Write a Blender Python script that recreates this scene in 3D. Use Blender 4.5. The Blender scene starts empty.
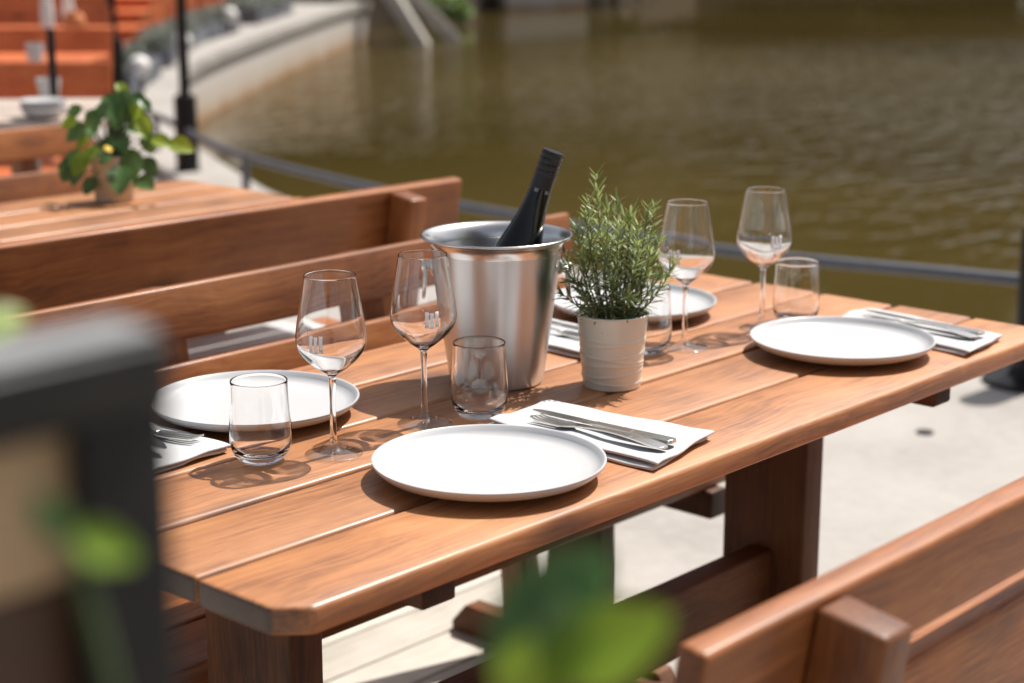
import bpy, bmesh, math, random
from mathutils import Vector, Matrix, Euler, noise
R = math.radians
random.seed(7)
SC = bpy.context.scene
COL = SC.collection

# ------------------------------------------------------------------ camera
cam_d = bpy.data.cameras.new("camera")
cam = bpy.data.objects.new("camera", cam_d)
COL.objects.link(cam)
cam.location = (-0.9944, -1.1826, 1.3793)
cam.rotation_euler = (R(90 - 13.55), 0, R(-47.703))
cam_d.sensor_width = 36
cam_d.lens = 62.42
cam_d.clip_start = 0.05
cam_d.clip_end = 1500
cam_d.dof.use_dof = True
cam_d.dof.focus_distance = 2.12
cam_d.dof.aperture_fstop = 3.8
SC.camera = cam

# ------------------------------------------------------------------ sky, sun, exposure
SUN_AZ = Vector((0.998, -0.05)).normalized()
SUN_EL = R(57)
world = bpy.data.worlds.new("World")
SC.world = world
world.use_nodes = True
wn = world.node_tree
for n in list(wn.nodes):
    wn.nodes.remove(n)
w_out = wn.nodes.new("ShaderNodeOutputWorld")
w_bg = wn.nodes.new("ShaderNodeBackground")
w_sky = wn.nodes.new("ShaderNodeTexSky")
w_hsv = wn.nodes.new("ShaderNodeHueSaturation")
w_sky.sky_type = 'NISHITA'
w_sky.sun_disc = False
w_sky.sun_elevation = SUN_EL
w_sky.sun_rotation = math.atan2(SUN_AZ.x, SUN_AZ.y)
w_sky.dust_density = 3.0
w_sky.air_density = 0.8
w_hsv.inputs['Saturation'].default_value = 0.45
w_bg.inputs['Strength'].default_value = 0.088
wn.links.new(w_sky.outputs[0], w_hsv.inputs['Color'])
wn.links.new(w_hsv.outputs[0], w_bg.inputs[0])
wn.links.new(w_bg.outputs[0], w_out.inputs[0])

sun_d = bpy.data.lights.new("sun", 'SUN')
sun_d.energy = 4.3
sun_d.angle = R(0.5)
sun_d.color = (1.0, 0.94, 0.86)
sun = bpy.data.objects.new("sun", sun_d)
COL.objects.link(sun)
to_sun = Vector((SUN_AZ.x * math.cos(SUN_EL), SUN_AZ.y * math.cos(SUN_EL), math.sin(SUN_EL)))
sun.rotation_euler = to_sun.to_track_quat('Z', 'Y').to_euler()
sun.location = (8, -3, 12)

vs = SC.view_settings
vs.view_transform = 'Standard'
vs.look = 'None'
vs.exposure = 0.58
vs.gamma = 1.0
SC.render.engine = 'CYCLES'
cy = SC.cycles
cy.use_denoising = True
cy.max_bounces = 14
cy.transmission_bounces = 14
cy.transparent_max_bounces = 16
cy.caustics_refractive = True
cy.caustics_reflective = False
cy.blur_glossy = 0.3
cy.sample_clamp_indirect = 25.0


# ------------------------------------------------------------------ material helpers
def new_mat(name):
    m = bpy.data.materials.new(name)
    m.use_nodes = True
    nt = m.node_tree
    b = nt.nodes["Principled BSDF"]
    return m, nt, b


def N(nt, t, **kw):
    n = nt.nodes.new(t)
    for k, v in kw.items():
        setattr(n, k, v)
    return n


def ramp(nt, fac, stops):
    r = N(nt, 'ShaderNodeValToRGB')
    e = r.color_ramp.elements
    while len(e) < len(stops):
        e.new(0.5)
    for i, (p, c) in enumerate(stops):
        e[i].position = p
        e[i].color = (*c, 1) if len(c) == 3 else c
    nt.links.new(fac, r.inputs[0])
    return r


def noise_n(nt, vec, scale, detail=4, rough=0.55, dist=0.0):
    n = N(nt, 'ShaderNodeTexNoise')
    n.inputs['Scale'].default_value = scale
    n.inputs['Detail'].default_value = detail
    n.inputs['Roughness'].default_value = rough
    n.inputs['Distortion'].default_value = dist
    if vec is not None:
        nt.links.new(vec, n.inputs['Vector'])
    return n


def bump(nt, b, height, strength=0.3, dist=0.002):
    bp = N(nt, 'ShaderNodeBump')
    bp.inputs['Strength'].default_value = strength
    bp.inputs['Distance'].default_value = dist
    nt.links.new(height, bp.inputs['Height'])
    nt.links.new(bp.outputs[0], b.inputs['Normal'])
    return bp


def simple(name, col, rough=0.5, metal=0.0, var=0.12, scale=30, bmp=0.0, spec=0.5, bdist=0.001):
    """one plain material with a little uneven tone"""
    m, nt, b = new_mat(name)
    tc = N(nt, 'ShaderNodeTexCoord')
    n = noise_n(nt, tc.outputs['Object'], scale, 5)
    lo = tuple(max(0, c * (1 - var)) for c in col)
    hi = tuple(min(1, c * (1 + var)) for c in col)
    r = ramp(nt, n.outputs['Fac'], [(0.3, lo), (0.7, hi)])
    nt.links.new(r.outputs[0], b.inputs['Base Color'])
    b.inputs['Roughness'].default_value = rough
    b.inputs['Metallic'].default_value = metal
    b.inputs['Specular IOR Level'].default_value = spec
    if bmp:
        bump(nt, b, n.outputs['Fac'], bmp, bdist)
    return m


def wood_mat(name, dark, mid, light, rough=0.42, spec=0.5, gscale=1.0, coat=0.0, end=0.6):
    m, nt, b = new_mat(name)
    L = nt.links
    tc = N(nt, 'ShaderNodeTexCoord')
    oi = N(nt, 'ShaderNodeObjectInfo')
    off = N(nt, 'ShaderNodeVectorMath', operation='SCALE')
    comb = N(nt, 'ShaderNodeCombineXYZ')
    for i in range(3):
        L.new(oi.outputs['Random'], comb.inputs[i])
    L.new(comb.outputs[0], off.inputs[0])
    off.inputs['Scale'].default_value = 37.0
    add = N(nt, 'ShaderNodeVectorMath', operation='ADD')
    L.new(tc.outputs['Object'], add.inputs[0])
    L.new(off.outputs[0], add.inputs[1])
    # warp so that grain lines wander round knots
    warp = noise_n(nt, add.outputs[0], 3.5 * gscale, 2)
    wsub = N(nt, 'ShaderNodeVectorMath', operation='SUBTRACT')
    L.new(warp.outputs['Color'], wsub.inputs[0])
    wsub.inputs[1].default_value = (0.5, 0.5, 0.5)
    wsc = N(nt, 'ShaderNodeVectorMath', operation='MULTIPLY')
    L.new(wsub.outputs[0], wsc.inputs[0])
    wsc.inputs[1].default_value = (0.0, 0.05, 0.05)
    add2 = N(nt, 'ShaderNodeVectorMath', operation='ADD')
    L.new(add.outputs[0], add2.inputs[0])
    L.new(wsc.outputs[0], add2.inputs[1])
    mp = N(nt, 'ShaderNodeMapping')
    mp.inputs['Scale'].default_value = (1.3, 19, 19)
    L.new(add2.outputs[0], mp.inputs[0])
    g1 = noise_n(nt, mp.outputs[0], 1.6 * gscale, 6, 0.6, 0.6)
    mp2 = N(nt, 'ShaderNodeMapping')
    mp2.inputs['Scale'].default_value = (5, 130, 130)
    L.new(add2.outputs[0], mp2.inputs[0])
    g2 = noise_n(nt, mp2.outputs[0], 1.6 * gscale, 4, 0.65)
    cloud = noise_n(nt, add.outputs[0], 5.0, 4, 0.6)
    mix = N(nt, 'ShaderNodeMath', operation='MULTIPLY_ADD')
    L.new(g2.outputs['Fac'], mix.inputs[0])
    mix.inputs[1].default_value = 0.40
    g1s = N(nt, 'ShaderNodeMath', operation='MULTIPLY')
    L.new(g1.outputs['Fac'], g1s.inputs[0])
    g1s.inputs[1].default_value = 0.30
    L.new(g1s.outputs[0], mix.inputs[2])
    mix2 = N(nt, 'ShaderNodeMath', operation='MULTIPLY_ADD')
    L.new(cloud.outputs['Fac'], mix2.inputs[0])
    mix2.inputs[1].default_value = 0.40
    L.new(mix.outputs[0], mix2.inputs[2])
    cr = ramp(nt, mix2.outputs[0], [(0.40, dark), (0.545, mid), (0.72, light)])
    # knots
    mp3 = N(nt, 'ShaderNodeMapping')
    mp3.inputs['Scale'].default_value = (3.2, 7.5, 7.5)
    L.new(add2.outputs[0], mp3.inputs[0])
    vo = N(nt, 'ShaderNodeTexVoronoi')
    vo.inputs['Scale'].default_value = 1.0
    L.new(mp3.outputs[0], vo.inputs['Vector'])
    kn = ramp(nt, vo.outputs['Distance'], [(0.05, (0.25, 0.2, 0.18)), (0.22, (1, 1, 1))])
    mul = N(nt, 'ShaderNodeMix', data_type='RGBA', blend_type='MULTIPLY')
    mul.inputs['Factor'].default_value = 0.75
    L.new(cr.outputs[0], mul.inputs['A'])
    L.new(kn.outputs[0], mul.inputs['B'])
    # each board its own tone
    hs = N(nt, 'ShaderNodeHueSaturation')
    mr = N(nt, 'ShaderNodeMapRange')
    mr.inputs['To Min'].default_value = 0.78
    mr.inputs['To Max'].default_value = 1.22
    L.new(oi.outputs['Random'], mr.inputs['Value'])
    L.new(mr.outputs[0], hs.inputs['Value'])
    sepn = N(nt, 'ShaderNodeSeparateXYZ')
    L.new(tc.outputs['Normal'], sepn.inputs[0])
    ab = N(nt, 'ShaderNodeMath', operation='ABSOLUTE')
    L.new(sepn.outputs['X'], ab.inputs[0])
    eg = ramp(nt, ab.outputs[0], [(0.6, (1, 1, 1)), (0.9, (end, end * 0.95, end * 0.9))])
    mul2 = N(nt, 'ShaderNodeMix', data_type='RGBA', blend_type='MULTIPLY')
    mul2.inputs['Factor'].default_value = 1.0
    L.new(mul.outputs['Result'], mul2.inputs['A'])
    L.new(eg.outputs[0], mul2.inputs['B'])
    L.new(mul2.outputs['Result'], hs.inputs['Color'])
    L.new(hs.outputs[0], b.inputs['Base Color'])
    rr = N(nt, 'ShaderNodeMapRange')
    rr.inputs['To Min'].default_value = rough - 0.10
    rr.inputs['To Max'].default_value = rough + 0.14
    L.new(cloud.outputs['Fac'], rr.inputs['Value'])
    L.new(rr.outputs[0], b.inputs['Roughness'])
    b.inputs['Coat Weight'].default_value = coat
    b.inputs['Specular IOR Level'].default_value = spec
    b.inputs['Coat Roughness'].default_value = 0.22
    hm = N(nt, 'ShaderNodeMath', operation='ADD')
    L.new(g2.outputs['Fac'], hm.inputs[0])
    L.new(g1.outputs['Fac'], hm.inputs[1])
    bump(nt, b, hm.outputs[0], 0.35, 0.0012)
    return m


M = {}
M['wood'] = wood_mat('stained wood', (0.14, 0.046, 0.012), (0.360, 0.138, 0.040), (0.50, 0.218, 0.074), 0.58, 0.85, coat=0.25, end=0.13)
M['wood_leg'] = wood_mat('shade-darkened leg wood', (0.030, 0.011, 0.004), (0.105, 0.036, 0.011), (0.17, 0.064, 0.021), 0.58, 0.35, end=0.3)  # same wood for legs, their shade put into a darker colour
M['wood_bench'] = wood_mat('brown stained bench wood', (0.10, 0.028, 0.006), (0.285, 0.090, 0.021), (0.44, 0.170, 0.050), 0.56, 0.40, coat=0.18)
M['wood_orange'] = wood_mat('orange stained wood', (0.30, 0.058, 0.014), (0.52, 0.12, 0.03), (0.66, 0.2, 0.06), 0.45)
M['wood_grey'] = wood_mat('pale sun-sheen wood', (0.22, 0.17, 0.14), (0.42, 0.34, 0.29), (0.52, 0.45, 0.40), 0.6)  # plank wood with the sun's sheen put into a paler colour
M['deck'] = wood_mat('pale weathered deck board', (0.36, 0.33, 0.28), (0.50, 0.46, 0.40), (0.58, 0.54, 0.48), 0.7)
M['tan'] = simple('tan board', (0.50, 0.34, 0.19), 0.6, scale=6)
M['dark_brown'] = simple('dark brown board', (0.085, 0.038, 0.018), 0.5, var=0.4, scale=8)
M['ceramic'] = simple('matte white stoneware', (0.53, 0.535, 0.545), 0.30, var=0.015, scale=60, bmp=0.05, bdist=0.0004)
M['black'] = simple('black painted steel', (0.008, 0.007, 0.007), 0.38, var=0.3, scale=50, bmp=0.08, spec=0.3)
M['cap'] = simple('painted sheen grey', (0.24, 0.25, 0.26), 0.45, var=0.1, scale=30)  # sky sheen on the black rail's top, put into a grey colour
M['rail'] = simple('grey painted steel', (0.10, 0.11, 0.13), 0.42, var=0.15, scale=25)
M['soil'] = simple('potting soil', (0.03, 0.02, 0.014), 0.9, var=0.6, scale=120, bmp=1.0, bdist=0.004)
M['white_paint'] = simple('white paint', (0.78, 0.77, 0.75), 0.5, var=0.04, scale=10)

M['foil'] = simple('black screw cap', (0.010, 0.010, 0.011), 0.32, var=0.2, scale=80)
M['cream'] = simple('cream enamel', (0.74, 0.71, 0.60), 0.28, var=0.03, scale=40)
M['stone_pot'] = simple('speckled stone pot', (0.62, 0.55, 0.44), 0.8, var=0.4, scale=160, bmp=0.5, bdist=0.002)
M['terracotta'] = simple('orange terracotta', (0.60, 0.20, 0.07), 0.7, var=0.1)
M['yellow'] = simple('yellow petals', (0.72, 0.48, 0.02), 0.6, var=0.1)
M['bark'] = simple('bark', (0.10, 0.075, 0.05), 0.85, var=0.4, scale=12, bmp=0.6, bdist=0.03)
M['twig'] = simple('woody stem', (0.16, 0.12, 0.06), 0.7, var=0.3)
M['green_stem'] = simple('green stem', (0.06, 0.09, 0.03), 0.5, var=0.2)


def leaf_mat(name, a, b_, rough=0.4, trans=0.35, scale=40):
    m, nt, b = new_mat(name)
    tc = N(nt, 'ShaderNodeTexCoord')
    n = noise_n(nt, tc.outputs['Object'], scale, 3)
    r = ramp(nt, n.outputs['Fac'], [(0.32, a), (0.68, b_)])
    nt.links.new(r.outputs[0], b.inputs['Base Color'])
    b.inputs['Roughness'].default_value = rough
    tr = N(nt, 'ShaderNodeBsdfTranslucent')
    hs = N(nt, 'ShaderNodeHueSaturation')
    hs.inputs['Value'].default_value = 1.3
    hs.inputs['Hue'].default_value = 0.48
    nt.links.new(r.outputs[0], hs.inputs['Color'])
    nt.links.new(hs.outputs[0], tr.inputs[0])
    mx = N(nt, 'ShaderNodeMixShader')
    mx.inputs[0].default_value = trans
    out = nt.nodes['Material Output']
    nt.links.new(b.outputs[0], mx.inputs[1])
    nt.links.new(tr.outputs[0], mx.inputs[2])
    nt.links.new(mx.outputs[0], out.inputs[0])
    return m


M['print'] = leaf_mat('white print', (0.92, 0.92, 0.92), (0.93, 0.93, 0.93), 0.5, 0.6)
M['rosemary'] = leaf_mat('rosemary needles', (0.085, 0.130, 0.045), (0.22, 0.29, 0.11), 0.45, 0.25, 70)
M['rosemary_tip'] = leaf_mat('young rosemary needles', (0.20, 0.28, 0.07), (0.38, 0.46, 0.18), 0.45, 0.3, 70)
M['leaf'] = leaf_mat('green leaf', (0.045, 0.115, 0.030), (0.10, 0.20, 0.055), 0.35, 0.3, 20)
M['leaf_light'] = leaf_mat('light green leaf', (0.17, 0.30, 0.02), (0.30, 0.44, 0.05), 0.4, 0.5, 20)
M['tree_leaf'] = leaf_mat('tree foliage', (0.030, 0.038, 0.010), (0.085, 0.085, 0.022), 0.5, 0.25, 0.6)
M['tree_leaf_light'] = leaf_mat('light tree foliage', (0.14, 0.12, 0.014), (0.26, 0.22, 0.035), 0.5, 0.3, 0.6)
M['shrub_grey'] = leaf_mat('grey green foliage', (0.09, 0.10, 0.08), (0.22, 0.24, 0.20), 0.6, 0.2, 9)
M['bush'] = leaf_mat('bright bush foliage', (0.07, 0.14, 0.02), (0.16, 0.28, 0.05), 0.5, 0.3, 3)

# brushed steel
m, nt, b = new_mat('brushed steel')
tc = N(nt, 'ShaderNodeTexCoord')
mp = N(nt, 'ShaderNodeMapping')
mp.inputs['Scale'].default_value = (6, 6, 900)
nt.links.new(tc.outputs['Object'], mp.inputs[0])
n = noise_n(nt, mp.outputs[0], 1.0, 4)
b.inputs['Base Color'].default_value = (0.66, 0.65, 0.64, 1)
b.inputs['Metallic'].default_value = 1
b.inputs['Roughness'].default_value = 0.34
b.inputs['Anisotropic'].default_value = 0.85
b.inputs['Anisotropic Rotation'].default_value = 0.25
tg = N(nt, 'ShaderNodeTangent', direction_type='RADIAL', axis='Z')
nt.links.new(tg.outputs[0], b.inputs['Tangent'])
bump(nt, b, n.outputs['Fac'], 0.06, 0.0004)
M['brushed'] = m
m, nt, b = new_mat('polished steel')
b.inputs['Base Color'].default_value = (0.70, 0.68, 0.66, 1)
b.inputs['Metallic'].default_value = 1
b.inputs['Roughness'].default_value = 0.26
tc = N(nt, 'ShaderNodeTexCoord')
n = noise_n(nt, tc.outputs['Object'], 40, 3)
bump(nt, b, n.outputs['Fac'], 0.03, 0.0006)
M['steel'] = m

# clear glass
m, nt, b = new_mat('clear glass')
b.inputs['Base Color'].default_value = (1.0, 1.0, 1.0, 1)
b.inputs['Roughness'].default_value = 0.0
b.inputs['IOR'].default_value = 1.47
b.inputs['Transmission Weight'].default_value = 1.0
M['glass'] = m
m, nt, b = new_mat('thin clear glass')      # thin walled: light passes straight on, some is mirrored
tr_ = N(nt, 'ShaderNodeBsdfTransparent')
tr_.inputs[0].default_value = (0.97, 0.975, 0.97, 1)
gl_ = N(nt, 'ShaderNodeBsdfGlossy')
gl_.inputs['Roughness'].default_value = 0.02
fr_ = N(nt, 'ShaderNodeFresnel')
fr_.inputs['IOR'].default_value = 1.5
mx_ = N(nt, 'ShaderNodeMixShader')
ge_ = N(nt, 'ShaderNodeNewGeometry')
iv_ = N(nt, 'ShaderNodeMath', operation='SUBTRACT')
iv_.inputs[0].default_value = 1.0
nt.links.new(ge_.outputs['Backfacing'], iv_.inputs[1])
mu_ = N(nt, 'ShaderNodeMath', operation='MULTIPLY')
nt.links.new(fr_.outputs[0], mu_.inputs[0])
nt.links.new(iv_.outputs[0], mu_.inputs[1])
bo_ = N(nt, 'ShaderNodeMath', operation='MULTIPLY_ADD')
nt.links.new(mu_.outputs[0], bo_.inputs[0])
bo_.inputs[1].default_value = 1.5
bo_.inputs[2].default_value = 0.05
nt.links.new(bo_.outputs[0], mx_.inputs[0])
nt.links.new(tr_.outputs[0], mx_.inputs[1])
nt.links.new(gl_.outputs[0], mx_.inputs[2])
nt.links.new(mx_.outputs[0], nt.nodes['Material Output'].inputs[0])
M['thin_glass'] = m
m, nt, b = new_mat('dark bottle glass')
b.inputs['Base Color'].default_value = (0.002, 0.002, 0.002, 1)
b.inputs['Roughness'].default_value = 0.10
M['bottle'] = m

# cloth
m, nt, b = new_mat('white cotton napkin')
tc = N(nt, 'ShaderNodeTexCoord')
w1 = N(nt, 'ShaderNodeTexWave', wave_type='BANDS', bands_direction='X')
w1.inputs['Scale'].default_value = 420
w2 = N(nt, 'ShaderNodeTexWave', wave_type='BANDS', bands_direction='Y')
w2.inputs['Scale'].default_value = 420
nt.links.new(tc.outputs['Object'], w1.inputs[0])
nt.links.new(tc.outputs['Object'], w2.inputs[0])
ad = N(nt, 'ShaderNodeMath', operation='ADD')
nt.links.new(w1.outputs['Fac'], ad.inputs[0])
nt.links.new(w2.outputs['Fac'], ad.inputs[1])
n = noise_n(nt, tc.outputs['Object'], 22, 3)
ad2 = N(nt, 'ShaderNodeMath', operation='MULTIPLY_ADD')
nt.links.new(n.outputs['Fac'], ad2.inputs[0])
ad2.inputs[1].default_value = 6
nt.links.new(ad.outputs[0], ad2.inputs[2])
b.inputs['Base Color'].default_value = (0.59, 0.595, 0.605, 1)
b.inputs['Roughness'].default_value = 0.85
b.inputs['Sheen Weight'].default_value = 0.2
bump(nt, b, ad2.outputs[0], 0.35, 0.0005)
M['cloth'] = m

# concrete quay
m, nt, b = new_mat('pale concrete')
tc = N(nt, 'ShaderNodeTexCoord')
n1 = noise_n(nt, tc.outputs['Object'], 1.3, 6, 0.6)
n2 = noise_n(nt, tc.outputs['Object'], 22, 6, 0.65)
n3 = noise_n(nt, tc.outputs['Object'], 180, 3)
ma = N(nt, 'ShaderNodeMath', operation='MULTIPLY_ADD')
nt.links.new(n2.outputs['Fac'], ma.inputs[0])
ma.inputs[1].default_value = 0.5
nt.links.new(n1.outputs['Fac'], ma.inputs[2])
r = ramp(nt, ma.outputs[0], [(0.48, (0.25, 0.232, 0.212)), (0.72, (0.335, 0.312, 0.287)), (0.95, (0.385, 0.36, 0.335))])
spk = ramp(nt, n3.outputs['Fac'], [(0.30, (0.75, 0.72, 0.7)), (0.42, (1, 1, 1))])
mu = N(nt, 'ShaderNodeMix', data_type='RGBA', blend_type='MULTIPLY')
mu.inputs['Factor'].default_value = 0.6
nt.links.new(r.outputs[0], mu.inputs['A'])
nt.links.new(spk.outputs[0], mu.inputs['B'])
nt.links.new(mu.outputs['Result'], b.inputs['Base Color'])
b.inputs['Roughness'].default_value = 0.75
bump(nt, b, n2.outputs['Fac'], 0.3, 0.004)
M['concrete'] = m

# quay wall: pale render with a rust brown tide band near the water
m, nt, b = new_mat('stained quay wall')
tc = N(nt, 'ShaderNodeTexCoord')
sx = N(nt, 'ShaderNodeSeparateXYZ')
nt.links.new(tc.outputs['Object'], sx.inputs[0])
n1 = noise_n(nt, tc.outputs['Object'], 1.1, 6, 0.65)
nz = N(nt, 'ShaderNodeMath', operation='MULTIPLY_ADD')
nt.links.new(n1.outputs['Fac'], nz.inputs[0])
nz.inputs[1].default_value = 0.30
nt.links.new(sx.outputs['Z'], nz.inputs[2])
mr = N(nt, 'ShaderNodeMapRange')
mr.inputs['From Min'].default_value = -0.55
mr.inputs['From Max'].default_value = 0.15
nt.links.new(nz.outputs[0], mr.inputs['Value'])
r = ramp(nt, mr.outputs[0], [(0.0, (0.11, 0.062, 0.028)), (0.17, (0.32, 0.18, 0.09)), (0.34, (0.42, 0.345, 0.27)), (0.6, (0.48, 0.44, 0.40))])
nt.links.new(r.outputs[0], b.inputs['Base Color'])
b.inputs['Roughness'].default_value = 0.8
bump(nt, b, n1.outputs['Fac'], 0.3, 0.02)
M['quay_wall'] = m

# water
m, nt, b = new_mat('murky river water')
tc = N(nt, 'ShaderNodeTexCoord')
mp = N(nt, 'ShaderNodeMapping')
mp.inputs['Rotation'].default_value = (0, 0, R(35))
mp.inputs['Scale'].default_value = (1.0, 2.2, 1)
nt.links.new(tc.outputs['Object'], mp.inputs[0])
n1 = noise_n(nt, mp.outputs[0], 0.9, 3, 0.5, 0.4)
n2 = noise_n(nt, mp.outputs[0], 5.0, 3, 0.5, 0.3)
patch = noise_n(nt, tc.outputs['Object'], 0.09, 2)
vd = N(nt, 'ShaderNodeVectorMath', operation='DISTANCE')
nt.links.new(tc.outputs['Object'], vd.inputs[0])
vd.inputs[1].default_value = (20.0, 8.0, -0.58)
vm = N(nt, 'ShaderNodeMath', operation='MULTIPLY_ADD')      # a breeze patch on the open water to the right
nt.links.new(patch.outputs['Fac'], vm.inputs[0])
vm.inputs[1].default_value = 10.0
nt.links.new(vd.outputs['Value'], vm.inputs[2])
pr = ramp(nt, vm.outputs[0], [(0.0, (1,) * 3), (1.0, (0.12,) * 3)])
vm2 = N(nt, 'ShaderNodeMapRange')
vm2.inputs['From Min'].default_value = 9.0
vm2.inputs['From Max'].default_value = 17.0
nt.links.new(vm.outputs[0], vm2.inputs['Value'])
nt.links.new(vm2.outputs[0], pr.inputs[0])
s1 = N(nt, 'ShaderNodeMath', operation='MULTIPLY_ADD')
nt.links.new(n2.outputs['Fac'], s1.inputs[0])
s1.inputs[1].default_value = 0.16
nt.links.new(n1.outputs['Fac'], s1.inputs[2])
n5 = noise_n(nt, mp.outputs[0], 2.5, 2, 0.5, 0.2)
rg = ramp(nt, n5.outputs['Fac'], [(0.35, (0, 0, 0)), (0.80, (1, 1, 1))])
pw = ramp(nt, vm2.outputs[0], [(0.0, (1, 1, 1)), (1.0, (0, 0, 0))])
rp_ = N(nt, 'ShaderNodeMath', operation='MULTIPLY')
nt.links.new(rg.outputs[0], rp_.inputs[0])
nt.links.new(pw.outputs[0], rp_.inputs[1])
s2a = N(nt, 'ShaderNodeMath', operation='MULTIPLY')
nt.links.new(s1.outputs[0], s2a.inputs[0])
nt.links.new(pr.outputs[0], s2a.inputs[1])
s2 = N(nt, 'ShaderNodeMath', operation='MULTIPLY_ADD')
nt.links.new(rp_.outputs[0], s2.inputs[0])
s2.inputs[1].default_value = 3.0
nt.links.new(s2a.outputs[0], s2.inputs[2])
bl = noise_n(nt, tc.outputs['Object'], 0.12, 3)
wr = ramp(nt, bl.outputs['Fac'], [(0.35, (0.054, 0.039, 0.011)), (0.65, (0.080, 0.058, 0.018))])
nt.links.new(wr.outputs[0], b.inputs['Base Color'])
b.inputs['Roughness'].default_value = 0.06
b.inputs['IOR'].default_value = 1.33
bump(nt, b, s2.outputs[0], 0.42, 0.085)
M['water'] = m
M['earth'] = simple('bank earth', (0.075, 0.052, 0.032), 0.9, var=0.4, scale=2, bmp=0.5, bdist=0.05)


# ------------------------------------------------------------------ object helpers
def link(name, me, mat=None, parent=None, smooth=False):
    o = bpy.data.objects.new(name, me)
    COL.objects.link(o)
    if mat is not None and len(me.materials) == 0:
        me.materials.append(mat)
    if parent is not None:
        o.parent = parent
    if smooth:
        for p in me.polygons:
            p.use_smooth = True
    return o


def mesh_of(name, bm):
    me = bpy.data.meshes.new(name)
    bm.normal_update()
    bm.to_mesh(me)
    bm.free()
    return me


def auto_smooth(me, ang=35):
    for p in me.polygons:
        p.use_smooth = True
    me.set_sharp_from_angle(angle=R(ang))


def tag(o, label=None, cat=None, group=None, kind=None):
    if label:
        o['label'] = label
    if cat:
        o['category'] = cat
    if group:
        o['group'] = group
    if kind:
        o['kind'] = kind
    return o


def thing(name, label, cat, loc=(0, 0, 0), rz=0.0, group=None):
    o = bpy.data.objects.new(name, None)
    COL.objects.link(o)
    o.empty_display_size = 0.1
    o.location = loc
    o.rotation_euler = (0, 0, rz)
    return tag(o, label, cat, group)


def copy_tree(o, label=None, loc=None, rz=None, parent=None):
    c = o.copy()
    COL.objects.link(c)
    if parent is not None:
        c.parent = parent
    for ch in list(o.children):
        copy_tree(ch, parent=c)
    if label:
        c['label'] = label
    if loc is not None:
        c.location = loc
    if rz is not None:
        c.rotation_euler = (0, 0, rz)
    return c


def box_bm(sx, sy, sz, bev=0.004, seg=2):
    bm = bmesh.new()
    bmesh.ops.create_cube(bm, size=1)
    bmesh.ops.scale(bm, vec=(sx, sy, sz), verts=bm.verts)
    if bev:
        bmesh.ops.bevel(bm, geom=bm.edges[:], offset=bev, segments=seg, profile=0.5, affect='EDGES')
    return bm


def plank(name, parent, mat, size, loc, rot=(0, 0, 0), bev=0.005, seg=3):
    """box centred on loc, its length along local x (grain runs along x)"""
    me = mesh_of(name, box_bm(*size, bev, seg))
    auto_smooth(me, 50)
    o = link(name, me, mat, parent)
    o.location = loc
    o.rotation_euler = rot
    return o


def prism(name, parent, mat, pts, z0, z1, bev=0.004, loc=(0, 0, 0), rot=(0, 0, 0), seg=3):
    bm = bmesh.new()
    lo = [bm.verts.new((x, y, z0)) for x, y in pts]
    f = bm.faces.new(lo)
    r = bmesh.ops.extrude_face_region(bm, geom=[f])
    for v in r['geom']:
        if isinstance(v, bmesh.types.BMVert):
            v.co.z = z1
    bmesh.ops.recalc_face_normals(bm, faces=bm.faces[:])
    if bev:
        bmesh.ops.bevel(bm, geom=bm.edges[:], offset=bev, segments=seg, profile=0.5, affect='EDGES')
    me = mesh_of(name, bm)
    auto_smooth(me, 50)
    o = link(name, me, mat, parent)
    o.location = loc
    o.rotation_euler = rot
    return o


def lathe_bm(prof, seg=64, bm=None):
    bm = bm or bmesh.new()
    rings = []
    for r, z in prof:
        if r < 1e-6:
            rings.append([bm.verts.new((0, 0, z))])
        else:
            rings.append([bm.verts.new((r * math.cos(2 * math.pi * i / seg), r * math.sin(2 * math.pi * i / seg), z)) for i in range(seg)])
    for a, b in zip(rings, rings[1:]):
        if len(a) == 1 and len(b) == 1:
            continue
        for i in range(seg):
            j = (i + 1) % seg
            if len(a) == 1:
                bm.faces.new((a[0], b[j], b[i]))
            elif len(b) == 1:
                bm.faces.new((a[i], a[j], b[0]))
            else:
                bm.faces.new((a[i], a[j], b[j], b[i]))
    return bm


def spline(pts, n=6):
    """Catmull-Rom through a list of tuples"""
    P = [Vector(p) for p in pts]
    out = []
    for i in range(len(P) - 1):
        p0 = P[i - 1] if i else P[0] * 2 - P[1]
        p1, p2 = P[i], P[i + 1]
        p3 = P[i + 2] if i + 2 < len(P) else P[-1] * 2 - P[-2]
        for k in range(n):
            t = k / n
            out.append(0.5 * ((2 * p1) + (p2 - p0) * t + (2 * p0 - 5 * p1 + 4 * p2 - p3) * t * t + (3 * p1 - p0 - 3 * p2 + p3) * t ** 3))
    out.append(P[-1])
    return out


def lathe(name, parent, mat, prof, seg=64, loc=(0, 0, 0), smooth_n=0, ang=40, rot=(0, 0, 0)):
    if smooth_n:
        prof = [(max(0, p.x), p.y) for p in (v for v in spline([(r, z) for r, z in prof], smooth_n))]
    me = mesh_of(name, lathe_bm(prof, seg))
    auto_smooth(me, ang)
    o = link(name, me, mat, parent)
    o.location = loc
    o.rotation_euler = rot
    return o


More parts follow.
